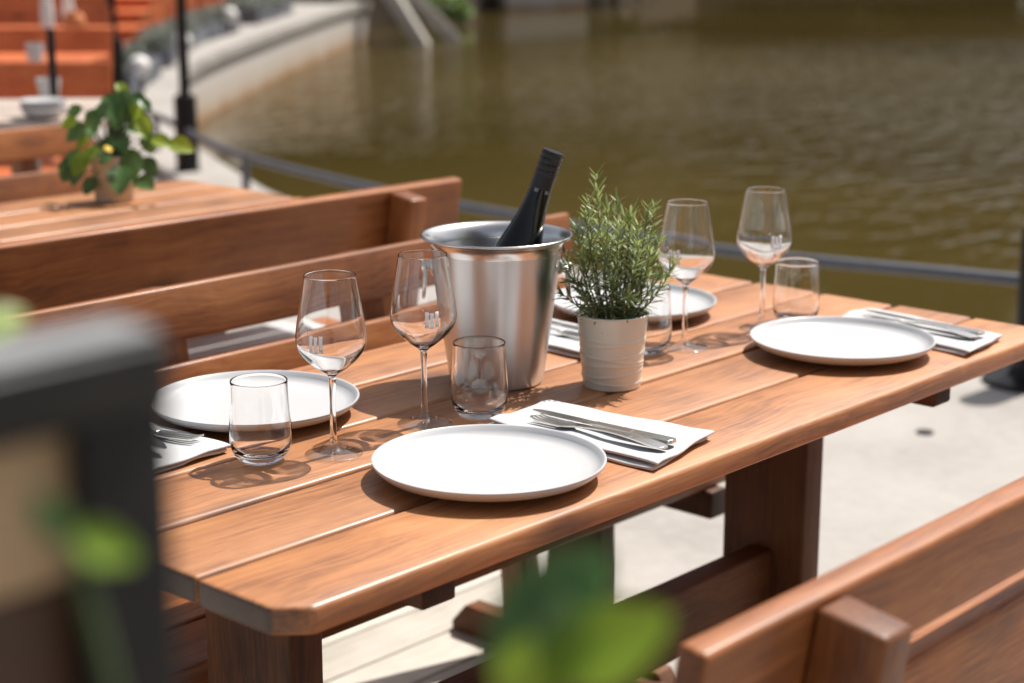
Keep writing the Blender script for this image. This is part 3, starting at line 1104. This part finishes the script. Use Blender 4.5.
for s in (-1, 1):
    d = CR * s
    c = d * 0.0862
    q = Vector((-d.y, d.x, 0))
    lug = lathe("lug", bk, M['steel'], [(0, -0.004), (0.0105, -0.004), (0.0115, 0.0), (0.0095, 0.0035), (0.0055, 0.005), (0.0052, 0.010), (0.0075, 0.013), (0.0060, 0.016), (0, 0.017)], 32, tuple(c + Vector((0, 0, 0.160))), rot=d.to_track_quat('Z', 'Y').to_euler())
    cc = c + d * 0.0095 + Vector((0, 0, 0.139))
    ring = [cc + q * (0.0175 * math.sin(a)) + Vector((0, 0, 0.0225 * math.cos(a))) + d * (0.004 * (1 - math.cos(a)) * 0.5) for a in [k * 2 * math.pi / 40 for k in range(40)]]
    tube("ring_handle", bk, M['steel'], ring, 0.0026, 10, closed=True)

# ---- bottle leaning in the bucket
axis0 = Vector((BX, BY, ZT + 0.0225)) - CR * 0.030
axis1 = Vector((BX, BY, ZT + 0.318)) + CR * 0.072
dirb = (axis1 - axis0).normalized()
bt = thing("wine_bottle", "black wine bottle leaning in the steel bucket", "bottle", axis0)
bt.rotation_euler = dirb.to_track_quat('Z', 'Y').to_euler()
BL = (axis1 - axis0).length
lathe("bottle_body", bt, M['bottle'], [(0, 0.004), (0.028, 0.0), (0.034, 0.002), (0.0362, 0.010), (0.0368, 0.06), (0.0368, 0.135), (0.0358, 0.148), (0.0325, 0.168), (0.0266, 0.190), (0.0212, 0.212), (0.0176, 0.234), (0.0155, 0.256), (0.0146, 0.280), (0.0140, BL - 0.004), (0, BL - 0.004)], 72, smooth_n=3, ang=60)
zc = BL
cap_prof = [(0.01565, zc - 0.062), (0.01545, zc - 0.060), (0.01505, zc - 0.036), (0.0151, zc - 0.0345)]
for k in range(4):
    z = zc - 0.034 + k * 0.0082
    cap_prof += [(0.0147, z), (0.0153, z + 0.0018), (0.0153, z + 0.0054), (0.0147, z + 0.0072)]
cap_prof += [(0.0153, zc - 0.0010), (0.0147, zc), (0.0110, zc + 0.0003), (0, zc)]
sc_ = lathe("screw_cap", bt, M['foil'], cap_prof, 64, ang=30)
bm = bmesh.new()
for base in (-0.95, 0.02):
    for k in range(4):
        a = base + k * 0.085 + (0.02 if k % 2 else 0)
        w_ = 0.062 if k != 2 else 0.035
        z0 = zc - 0.0575
        rr = 0.01585
        v = [bm.verts.new((rr * math.cos(x), rr * math.sin(x), z)) for x, z in ((a, z0), (a + w_, z0), (a + w_, z0 + 0.0050), (a, z0 + 0.0050))]
        bm.faces.new(v)
o = link("cap_print", mesh_of("cap_print", bm), M['print'], sc_)
q_ = bt.rotation_euler.to_matrix().inverted() @ (Vector(cam.location) - Vector(axis1))
o.rotation_euler = (0, 0, math.atan2(q_.y, q_.x) + 0.45)

# ---- rosemary in a cream pot
PX, PY = 0.842, 0.303
rp = thing("potted_rosemary", "rosemary in a cream ribbed pot in the middle of the laid table", "potted herb", (PX, PY, ZT))
bm = bmesh.new()
seg, nz = 96, 90
Hp = 0.0985


def pot_r(z):
    return 0.0392 + (0.0478 - 0.0392) * (z / Hp) ** 0.9


rings = []
for j in range(nz + 1):
    z = Hp * j / nz
    ring = []
    for i in range(seg):
        a = 2 * math.pi * i / seg
        rr = pot_r(z)
        for (z0, amp, ph, sl) in ((0.012, 0.005, 0.3, 1), (0.021, 0.005, 2.2, 1), (0.030, 0.0045, 4.0, 1), (0.040, 0.0055, 5.2, 1), (0.050, 0.005, 1.2, 1), (0.060, 0.005, 3.1, 1), (0.071, 0.004, 0.4, 1)):
            zz = z0 + amp * math.sin(a + ph)
            rr += 0.0009 * math.exp(-((z - zz) / 0.0016) ** 2)
        ring.append(bm.verts.new((rr * math.cos(a), rr * math.sin(a), z)))
    rings.append(ring)
for a, b in zip(rings, rings[1:]):
    for i in range(seg):
        j = (i + 1) % seg
        bm.faces.new((a[i], a[j], b[j], b[i]))
bm.faces.new(rings[0][::-1])
me = mesh_of("pot", bm)
auto_smooth(me, 60)
pot = link("pot", me, M['cream'], rp)
lathe("pot_rim", pot, M['cream'], [(0.0476, Hp), (0.0490, Hp + 0.0002), (0.0498, Hp + 0.0014), (0.0495, Hp + 0.0030), (0.0482, Hp + 0.0036), (0.0470, Hp + 0.0026), (0.0466, Hp), (0.0455, 0.075), (0.044, 0.06)], 96, ang=70)
lathe("soil", rp, M['soil'], [(0, 0.0875), (0.02, 0.089), (0.036, 0.087), (0.0462, 0.085)], 40)


def sprig(parent, base, tip, bow, nl, young, seed, ln=0.0235):
    rnd = random.Random(seed)
    B, T = Vector(base), Vector(tip)
    mid = (B + T) / 2 + Vector(bow)
    path = [B * (1 - u) ** 2 + mid * 2 * u * (1 - u) + T * u * u for u in [k / 14 for k in range(15)]]
    bm = tube_bm(path, lambda u: 0.0012 * (1 - u) + 0.0004, 6)
    nstem = len(bm.faces)
    tip_faces = []
    for k in range(nl):
        u = 0.10 + 0.90 * (k / (nl - 1)) ** 0.92
        i = min(13, int(u * 14))
        p = path[i].lerp(path[i + 1], u * 14 - i) if u < 1 else path[-1]
        t = (path[min(14, i + 1)] - path[i]).normalized()
        a = k * 2.39996 + rnd.uniform(-0.5, 0.5)
        side = t.orthogonal().normalized()
        side = Matrix.Rotation(a, 3, t) @ side
        el = rnd.uniform(0.40, 0.85) + (0.25 if u > 0.85 else 0) - (0.35 if u < 0.3 else 0)
        d = (side * math.cos(el) + t * math.sin(el)).normalized()
        L_ = ln * rnd.uniform(0.65, 1.2) * (1.0 if u < 0.9 else 0.8)
        w = 0.0015 * rnd.uniform(0.8, 1.2)
        n_ = d.cross(t)
        if n_.length < 1e-4:
            continue
        n_.normalize()
        up_ = n_.cross(d).normalized()
        droop = rnd.uniform(-0.16, 0.10) * L_
        pts = []
        for s_ in (0, 0.35, 0.75, 1.0):
            q = p + d * (L_ * s_) + up_ * (droop * s_ * s_) - up_ * 0.0
            ww_ = w * (0.55, 1.0, 0.85, 0.1)[(0, 0.35, 0.75, 1.0).index(s_)]
            pts.append((bm.verts.new(q - n_ * ww_), bm.verts.new(q + up_ * 0.0004), bm.verts.new(q + n_ * ww_)))
        yg = young and u > 0.55 and rnd.random() < 0.75
        for A, C_ in zip(pts, pts[1:]):
            f1 = bm.faces.new((A[0], A[1], C_[1], C_[0]))
            f2 = bm.faces.new((A[1], A[2], C_[2], C_[1]))
            f1.material_index = f2.material_index = 2 if yg else 1
    me = mesh_of("sprig", bm)
    o = link("sprig", me, M['twig'], parent)
    me.materials.append(M['rosemary'])
    me.materials.append(M['rosemary_tip'])
    return o


CF = Vector((0.7396, 0.673, 0))
Zs = 0.088


def cr(r_, f_, z):
    v = CR * r_ + CF * f_
    return (v.x, v.y, z)


big = [(-0.004, 0.004, -0.024, 0.0, 0.190, 84, True), (0.010, 0.006, 0.024, 0.010, 0.138, 66, True), (0.014, -0.004, 0.046, -0.004, 0.146, 70, True), (0.016, 0.010, 0.056, 0.014, 0.145, 66, True),
       (-0.014, -0.006, -0.050, -0.010, 0.120, 60, True), (-0.010, 0.012, -0.034, 0.024, 0.150, 66, True), (0.004, -0.012, 0.004, -0.030, 0.128, 64, True), (0.020, 0.0, 0.082, 0.002, 0.072, 46, True),
       (-0.006, -0.014, -0.016, -0.036, 0.112, 58, True), (0.014, -0.014, 0.030, -0.042, 0.104, 54, True), (0.0, 0.016, 0.006, 0.044, 0.150, 60, False), (-0.018, 0.004, -0.064, 0.016, 0.078, 44, False),
       (-0.016, -0.012, -0.056, -0.034, 0.052, 38, False), (0.020, -0.010, 0.060, -0.030, 0.056, 38, False), (0.018, 0.016, 0.050, 0.048, 0.094, 46, False), (-0.002, -0.018, -0.006, -0.058, 0.060, 42, False),
       (-0.012, 0.018, -0.036, 0.050, 0.092, 44, False), (-0.022, -0.004, -0.070, -0.012, 0.030, 28, False), (0.006, 0.0, 0.014, 0.004, 0.132, 64, True), (-0.010, -0.002, -0.038, -0.004, 0.136, 64, True),
       (0.010, -0.018, 0.018, -0.060, 0.036, 34, False), (-0.012, -0.018, -0.040, -0.052, 0.030, 30, False), (0.006, 0.010, 0.034, 0.020, 0.118, 56, True), (0.0, -0.006, -0.010, -0.012, 0.148, 64, True), (-0.016, -0.010, -0.046, -0.026, 0.086, 48, True), (0.016, -0.008, 0.048, -0.020, 0.090, 48, True), (0.018, 0.006, 0.062, 0.012, 0.100, 48, True)]
for i, (a, b_, c_, d_, h_, n_, y_) in enumerate(big):
    bow = cr((c_ - a) * 0.22, (d_ - b_) * 0.22, -0.004 + 0.012 * math.sin(i * 1.7) + (0.022 if h_ < 0.065 else 0))
    sprig(rp, cr(a, b_, Zs), cr(c_, d_, Zs + h_ + 0.012), bow, n_, y_, 40 + i)

# =================================================================== LEAFY POT PLANT ON THE SECOND TABLE
lp = thing("leafy_pot_plant", "round leaved green plant in a speckled stone pot on the second table", "pot plant", (1.337, 2.149, ZT))
lathe("pot", lp, M['stone_pot'], [(0, 0.0), (0.040, 0.0), (0.043, 0.004), (0.0475, 0.05), (0.050, 0.098), (0.051, 0.102), (0.049, 0.104), (0.046, 0.100), (0.044, 0.08)], 48)
lathe("soil", lp, M['soil'], [(0, 0.088), (0.045, 0.086)], 24)


def blade_bm(bm, p, d, n, L_, W_, cup=0.15, mi=0, rows=6):
    """one broad leaf starting at p, pointing along d, facing n"""
    d = d.normalized()
    s = d.cross(n).normalized()
    n = s.cross(d).normalized()
    g = []
    for i in range(rows + 1):
        u = i / rows
        w = W_ * math.sin(math.pi * min(1, 0.04 + 0.93 * u ** 0.8)) ** 0.7
        c = p + d * (L_ * u) - n * (cup * L_ * u * u)
        row = []
        for k in (-1, -0.5, 0, 0.5, 1):
            row.append(bm.verts.new(c + s * (w * k) + n * (abs(k) * w * 0.28)))
        g.append(row)
    for a, b in zip(g, g[1:]):
        for k in range(4):
            f = bm.faces.new((a[k], a[k + 1], b[k + 1], b[k]))
            f.material_index = mi
            f.smooth = True


def leaf_part(parent, base, tip, n, L_, W_, mat, d=None, cup=0.2, bow=(0, 0, 0.02), stem_r=0.0016):
    B, T = Vector(base), Vector(tip)
    mid = (B + T) / 2 + Vector(bow)
    path = [B * (1 - u) ** 2 + mid * 2 * u * (1 - u) + T * u * u for u in [k / 8 for k in range(9)]]
    bm = tube_bm(path, lambda u: stem_r * (1.2 - 0.5 * u), 6)
    if d is None:
        d = (path[-1] - path[-2]).normalized() * 0.4 + Vector((T.x - B.x, T.y - B.y, 0)) + Vector((0, 0, -0.02))
    blade_bm(bm, T, Vector(d), Vector(n), L_, W_, cup, 1)
    me = mesh_of("leaf", bm)
    o = link("leaf", me, M['green_stem'], parent)
    me.materials.append(mat)
    md = o.modifiers.new("smooth", 'SUBSURF')
    md.levels = md.render_levels = 1
    return o


rnd = random.Random(11)
# (right, forward, up) of each leaf's tip end, size, light?
LV = [(-0.055, -0.03, 0.085, 0.055, 0), (-0.075, 0.0, 0.115, 0.06, 0), (-0.045, -0.05, 0.115, 0.06, 1), (-0.055, 0.02, 0.165, 0.06, 0), (0.0, -0.02, 0.15, 0.05, 0), (-0.01, 0.0, 0.235, 0.06, 0), (0.02, 0.01, 0.245, 0.05, 0),
      (0.0, -0.02, 0.225, 0.06, 0), (0.03, 0.02, 0.215, 0.06, 0), (0.055, 0.0, 0.19, 0.05, 1), (0.05, -0.03, 0.12, 0.07, 0), (0.03, -0.05, 0.085, 0.075, 0), (0.06, -0.04, 0.055, 0.06, 0), (0.09, 0.0, 0.14, 0.05, 1), (0.125, 0.01, 0.13, 0.06, 1), (-0.03, -0.05, 0.06, 0.045, 0),
      (-0.09, -0.01, 0.095, 0.05, 0), (0.01, 0.03, 0.26, 0.04, 1), (0.07, 0.03, 0.15, 0.05, 0), (-0.03, 0.04, 0.18, 0.05, 1), (-0.065, -0.035, 0.105, 0.042, 0), (-0.02, -0.04, 0.125, 0.045, 1), (0.035, -0.03, 0.15, 0.045, 0), (0.015, -0.03, 0.205, 0.045, 0), (-0.025, -0.01, 0.205, 0.05, 0), (0.075, -0.02, 0.10, 0.05, 0), (-0.05, 0.0, 0.145, 0.04, 1), (0.045, 0.03, 0.235, 0.04, 0), (-0.075, -0.02, 0.075, 0.045, 0)]
for k in range(16):
    a_ = k * 2.4
    LV.append((0.075 * math.cos(a_) * rnd.uniform(.5, 1), 0.06 * math.sin(a_) * rnd.uniform(.5, 1), 0.10 + 0.13 * rnd.random(), rnd.uniform(0.028, 0.045), 1 if k % 4 == 0 else 0))
for i, (r_, f_, z, L_, lt) in enumerate(LV):
    b = cr(r_ * 0.2, f_ * 0.2, 0.088)
    nn = Vector(cr(rnd.uniform(-0.4, 0.4), -0.75, 0.8))
    dd = Vector(cr(r_ * 6 + rnd.uniform(-.3, .3), f_ * 4 - 0.2, -0.35 + rnd.uniform(-.3, .3)))
    leaf_part(lp, b, cr(r_, f_, z), nn, L_, L_ * 0.40, M['leaf_light' if lt else 'leaf'], dd)
fl = lathe("flower", lp, M['yellow'], [(0, 0), (0.007, 0.002), (0.011, 0.006), (0.006, 0.008), (0, 0.009)], 16, cr(0.0, -0.045, 0.118), rot=(0.6, 0, 0))

# =================================================================== RAILING AND BOLLARDS ON THE QUAY EDGE
rl = thing("quay_railing", "low grey pipe rail along the quay edge behind the laid table", "railing", (0, 0, 0))
rail_pts = [(4.232, 1.10, 0.25), (4.12, 1.55, 0.25), (3.952, 2.347, 0.25), (4.014, 3.437, 0.25), (4.108, 4.21, 0.25), (4.394, 5.442, 0.25), (4.71, 6.191, 0.25), (5.051, 6.895, 0.25), (5.471, 7.777, 0.25), (6.6, 9.35, 0.25), (7.5, 10.5, 0.25)]
tube("rail", rl, M['rail'], [tuple(p) for p in spline(rail_pts, 6)], 0.0195, 14)
for (x, y) in ((4.394, 5.442), (4.06, 3.85), (3.955, 2.72), (5.25, 7.3), (6.1, 8.7)):
    tube("rail_post", rl, M['rail'], [(x, y, -0.002), (x, y, 0.24)], 0.02, 12)


def bollard(name, label, loc, h, pole, cat="bollard"):
    t = thing(name, label, cat, loc, 0, "black posts on the quay")
    lathe("base_plate", t, M['black'], [(0, 0.0), (0.145, 0.0), (0.15, 0.004), (0.148, 0.016), (0.075, 0.024), (0.062, 0.05)], 40)
    lathe("sleeve", t, M['black'], [(0.060, 0.02), (0.060, h - 0.02), (0.057, h - 0.004), (0.05, h), (0, h)], 40)
    if pole:
        lathe("pole", t, M['black'], [(0.028, h - 0.01), (0.028, h + pole), (0, h + pole)], 24)
    return t


bollard("quay_bollard", "short black round post on the quay at the right end of the pipe rail", (3.91, 1.150, 0), 0.475, 0)
bollard("lamp_pole", "black pole with a thick sleeve at the water's edge, behind the leafy plant", (4.86, 6.50, 0), 0.44, 2.6, "pole")
bollard("lamp_pole", "black pole with a thick sleeve among the orange furniture, above the leafy plant", (5.50, 8.03, 0), 0.64, 2.6, "pole")
tp = thing("rod_stand", "thin dark rod stand on the pale table, in front of the orange furniture", "stand", (2.27, 3.786, ZT))
lathe("shaft", tp, M['black'], [(0, 0), (0.013, 0), (0.013, 0.262), (0.009, 0.27), (0, 0.27)], 20)
lathe("base_disc", tp, M['black'], [(0, 0.0), (0.04, 0.0), (0.04, 0.006), (0.015, 0.012)], 24)

# =================================================================== ORANGE FURNITURE AND QUAY PLANTERS IN THE BACKGROUND
RZ = math.atan2(CR.y, CR.x)


def at_right_end(p, L_):
    """place so that local x runs along CR and the right end lands on p"""
    v = Vector((p[0], p[1], 0)) - CR * L_
    return (v.x, v.y, 0)


ob1 = make_bench("orange bench right behind the pale table, its back just above the table", at_right_end((2.98, 4.50, 0), 1.6), M['wood_orange'], RZ, 1.6, "orange wooden furniture rows", tall=0.20)
ot1 = make_table("orange plank table with a white cup, in front of the other orange furniture", at_right_end((3.40, 5.33, 0), 1.56), M['wood_orange'], RZ, 1.56, "orange wooden furniture rows")
ob2 = make_bench("orange bench with wide back planks behind the first orange table", at_right_end((4.22, 6.25), 1.6), M['wood_orange'], RZ, 1.6, "orange wooden furniture rows", tall=0.20)
ot2 = make_table("orange plank table holding two tall pale vases, second orange row", at_right_end((4.65, 7.06), 1.56), M['wood_orange'], RZ, 1.56, "orange wooden furniture rows")
ob3 = make_bench("orange bench farthest back, at the top edge behind the two pale vases", at_right_end((5.41, 7.95), 1.6), M['wood_orange'], RZ, 1.6, "orange wooden furniture rows", tall=0.20)

ob4 = make_bench("orange bench beyond all the others, at the very top left corner", at_right_end((6.3, 9.15), 1.6), M['wood_orange'], RZ, 1.6, "orange wooden furniture rows", tall=0.20)
st = thing("wooden_steps", "flight of broad orange wooden steps beside the curved quay", "steps", (0, 0, 0))
for k, (d, x1) in enumerate(((15.0, 118), (15.7, 128), (16.4, 138), (17.1, 147), (17.8, 156), (18.6, 165), (19.6, 178), (20.8, 192), (22.2, 207), (24.0, 222))):
    z = 0.11 * min(k + 1, 6)
    r1 = (x1 - 512) / 1775.6 * d
    r0 = (60 - 512) / 1775.6 * d
    fw = Vector((-0.9944, -1.1826, 0)) + CF * d
    c = fw + CR * ((r0 + r1) / 2)
    plank("step", st, M['wood_orange'], (r1 - r0, 0.66, z), (c.x + CF.x * 0.3, c.y + CF.y * 0.3, z / 2 + 0.001 * k), (0, 0, RZ), 0.02)
    plank("tread", st, M['wood_orange'], (r1 - r0 + 0.03, 0.62, 0.03), (c.x + CF.x * 0.26, c.y + CF.y * 0.26, z + 0.018), (0, 0, RZ), 0.008)

for (loc, lab, s) in (((4.60, 7.10, ZT), "orange round terracotta jar at the right end of the second orange table", 1.0), ((9.3, 13.6, 0.49), "orange round terracotta jar standing on the wooden steps", 1.7)):
    o = lathe("terracotta_jar", None, M['terracotta'], [(0, 0), (0.035 * s, 0), (0.052 * s, 0.02 * s), (0.062 * s, 0.055 * s), (0.055 * s, 0.09 * s), (0.038 * s, 0.108 * s), (0.042 * s, 0.116 * s), (0.034 * s, 0.118 * s), (0.03 * s, 0.10 * s), (0, 0.03 * s)], 32, loc, 0, 60)
    tag(o, lab, "jar", "terracotta jars in the background")
for (x, y, h, lab) in ((4.50, 7.20, 0.26, "taller pale pink vase on the second orange table"), (4.66, 7.24, 0.22, "shorter pale pink vase on the second orange table, nearer its right end")):
    o = lathe("vase", None, M['white_paint'], [(0, 0), (0.03, 0), (0.034, 0.02), (0.035, h * 0.5), (0.026, h * 0.8), (0.03, h), (0.026, h), (0.022, h * 0.8), (0.03, h * 0.5), (0, 0.02)], 32, (x, y, ZT), 0, 60)
    tag(o, lab, "vase", "pale vases in the background")
o = lathe("cup", None, M['ceramic'], [(0, 0), (0.026, 0), (0.034, 0.03), (0.038, 0.09), (0.035, 0.09), (0.031, 0.03), (0, 0.008)], 32, (3.30, 5.48, ZT), 0, 60)
tag(o, "white cup on the nearest orange table", "cup", "white cups in the background")
o = lathe("cup", None, M['ceramic'], [(0, 0), (0.026, 0), (0.034, 0.03), (0.042, 0.08), (0.039, 0.08), (0.031, 0.03), (0, 0.008)], 32, (2.47, 4.12, ZT), 0, 60)
tag(o, "white cup on the pale table, beside the stack of white bowls", "cup", "white cups in the background")
bw = thing("bowl_stack", "low stack of white bowls on the right end of the pale table", "bowls", (2.175, 3.705, ZT))
for k in range(3):
    lathe("bowl", bw, M['ceramic'], [(0, 0), (0.04, 0), (0.062, 0.014), (0.074, 0.034), (0.071, 0.034), (0.058, 0.016), (0, 0.006)], 40, (0, 0, 0.012 * k), 0, 60)

bandl = [Vector(p) for p in ((6.55, 9.55, 0), (7.25, 10.45, 0), (8.2, 11.45, 0), (10.45, 13.9, 0), (13.7, 16.8, 0), (18.0, 20.3, 0))]
bandl = spline([tuple(v) for v in bandl], 4)
for k in range(7):
    a, b_ = bandl[2 + k * 2 + (k // 3)], bandl[min(len(bandl) - 1, 4 + k * 2 + (k // 3))]
    d = b_ - a
    t = thing("planter_box", "", "planter", ((a + b_) / 2), math.atan2(d.y, d.x), "grey planters along the far quay")
    t['label'] = "grey planter box with grey green plants in the row along the far quay edge"
    L_ = d.length - 0.12
    plank("trough", t, M['rail'], (L_, 0.34, 0.20), (0, 0, 0.101), (0, 0, 0), 0.01)
    cs = [(-L_ / 2 + (q + 0.5) * L_ / 8, rnd.uniform(-.05, .05), 0.24, L_ / 11, 0.10) for q in range(8)]
    link("foliage", clump_mesh("foliage", cs, 1500, 0.035, 60 + k), M['shrub_grey'], t)
for (x, y, lab) in ((9.05, 12.0, "white globe lamp on the quay left of the distant black pole"), (12.1, 15.1, "white globe lamp on the quay to the right of the distant black pole, farther off"), (7.15, 10.05, "white globe lamp nearest the leafy plant, at the start of the planters")):
    t = thing("globe_lamp", lab, "lamp", (x, y, 0), 0, "white globe lamps along the far quay")
    lathe("stand", t, M['black'], [(0, 0), (0.07, 0), (0.07, 0.02), (0.025, 0.03), (0.025, 0.17), (0, 0.17)], 20)
    lathe("globe", t, M['white_paint'], [(0.085 * math.sin(a), 0.25 - 0.085 * math.cos(a)) for a in [k * math.pi / 16 for k in range(17)]], 32, ang=80)

# drain cover in the concrete
dr = thing("floor_drain", "small dark round drain in the concrete beyond the table leg", "drain", (3.209, 1.117, 0.0))
lathe("drain_cover", dr, M['black'], [(0.024, 0.002), (0.024, 0.0045), (0, 0.0045)], 32)

# =================================================================== NEAR FRAME AND FOREGROUND PLANTS
fs = thing("plant_stand", "black framed stand with a tan board, close and blurred at the left edge", "stand", (0, 0, 0))
X1, X0, Y0, ZR = -0.669, -1.15, -0.745, 1.2515
plank("top_rail", fs, M['black'], (X1 - X0, 0.032, 0.023), ((X0 + X1) / 2, Y0 + 0.016, ZR - 0.0115), bev=0.003)
plank("top_sheen_strip", fs, M['cap'], (X1 - X0 - 0.004, 0.024, 0.0025), ((X0 + X1) / 2, Y0 + 0.017, ZR + 0.0015), bev=0.001)  # added strip, carries the painted sheen along the rail's top
for x in (X1 - 0.0165, X0 + 0.0165):
    plank("upright", fs, M['black'], (ZR - 0.023, 0.033, 0.010), (x, Y0 + 0.009, (ZR - 0.023) / 2), (0, R(90), R(90)), 0.002)
plank("tan_panel", fs, M['tan'], (X1 - X0 - 0.010, 0.008, 0.056), ((X0 + X1) / 2, Y0 + 0.0190, 1.205), bev=0.002)
plank("brown_panel", fs, M['dark_brown'], (X1 - X0 - 0.010, 0.010, 0.30), ((X0 + X1) / 2, Y0 + 0.0205, 1.026), bev=0.002)
plank("shelf", fs, M['dark_brown'], (X1 - X0 - 0.056, 0.16, 0.018), ((X0 + X1) / 2, Y0 + 0.110, 1.02), bev=0.003)
for x in (X1 - 0.0135, X0 + 0.0135):
    plank("rear_upright", fs, M['black'], (1.03, 0.024, 0.010), (x, Y0 + 0.190, 0.515), (0, R(90), R(90)), 0.002)
    plank("side_bar", fs, M['black'], (0.17, 0.010, 0.020), (x, Y0 + 0.100, 1.000), (0, 0, R(90)), 0.002)

sp = thing("shelf_plant", "green plant behind the tan board, only a blurred leaf showing at the left edge", "pot plant", (-0.77, -0.64, 1.0295))
lathe("pot", sp, M['stone_pot'], [(0, 0), (0.032, 0), (0.042, 0.08), (0.038, 0.08), (0.035, 0.068), (0, 0.068)], 32)
for i, (x, y, z, L_) in enumerate(((0.094, 0.0, 0.206, 0.022), (0.02, 0.04, 0.17, 0.03), (-0.05, 0.02, 0.16, 0.045), (-0.03, -0.02, 0.20, 0.05), (0.03, 0.04, 0.15, 0.045), (0.06, 0.01, 0.145, 0.04))):
    leaf_part(sp, (x * 0.2, y * 0.2, 0.068), (x, y, z), (-0.5, -0.5, 0.7), L_, L_ * 0.36, M['leaf_light' if i % 2 == 0 else 'leaf'], (x * 5, y * 5, 0.2), bow=(0, 0, 0.02))

tr = thing("planter_trough", "dark planter trough below the foreground leaves", "planter", (-0.64, -0.853, 0), 0)
prism("trough", tr, M['dark_brown'], [(-0.20, -0.07), (0.20, -0.07), (0.20, 0.07), (-0.20, 0.07)], 0.0, 1.010, 0.006)
plank("soil", tr, M['soil'], (0.36, 0.10, 0.012), (0, 0, 1.013), bev=0.003)


def front_plant(name, label, base, leaves, n):
    t = thing(name, label, "plant", base, 0)
    for (x, y, z, dx, dy, dz, L_, W_, mt, nn) in leaves:
        L_, W_ = L_ * 0.76, W_ * 0.76
        leaf_part(t, (0, 0, 0), (x - base[0], y - base[1], z - base[2]), nn, L_, W_, M[mt], (dx, dy, dz), 0.12, (0, 0, 0.03), 0.002)
    return t


toC = (-0.55, -0.45, 0.6)
front_plant("foreground_plant", "leafy green plant blurred in the lower middle foreground", (-0.5807, -0.8424, 1.0318), [
    (-0.6000, -0.8300, 1.1500, 0.85, -0.35, 0.75, 0.050, 0.015, 'leaf', (-0.2, -0.4, 0.9)),
    (-0.6020, -0.8340, 1.1420, 0.85, -0.85, 0.35, 0.046, 0.014, 'leaf_light', (-0.3, -0.2, 0.9)),
    (-0.6080, -0.8280, 1.1400, 0.30, -0.10, 1.0, 0.044, 0.013, 'leaf', toC),
    (-0.6048, -0.8239, 1.1446, 0.62, -0.45, 0.9, 0.066, 0.021, 'leaf', toC),
    (-0.5919, -0.8444, 1.1431, -0.25, 0.1, 0.9, 0.040, 0.015, 'leaf', toC),
    (-0.6013, -0.8453, 1.1462, 0.6, -0.6, 0.55, 0.052, 0.018, 'leaf_light', toC),
    (-0.6120, -0.8324, 1.1355, 0.3, -0.3, 0.7, 0.040, 0.014, 'leaf_light', toC)], 6)
front_plant("foreground_sprout", "small green plant blurred in front of the black stand", (-0.7365, -0.8424, 1.0318), [
    (-0.7335, -0.7824, 1.2130, 0.6, -0.55, -0.35, 0.024, 0.008, 'leaf_light', toC),
    (-0.7330, -0.7815, 1.2060, 0.75, -0.5, 0.10, 0.022, 0.008, 'leaf_light', (-0.2, -0.5, 0.8)),
    (-0.7345, -0.7800, 1.2120, -0.3, 0.2, 0.6, 0.020, 0.007, 'leaf', toC)], 1)

# light focused through the glassware
sun_d.cycles.is_caustics_light = True
for o in COL.objects:
    if o.name.split('.')[0] in ('bowl', 'stem', 'tumbler'):
        o.cycles.is_caustics_caster = True
    if o.name.split('.')[0] in ('board', 'napkin', 'lower_fold', 'upper_fold', 'dinner_plate', 'printed_emblem'):
        o.cycles.is_caustics_receiver = True
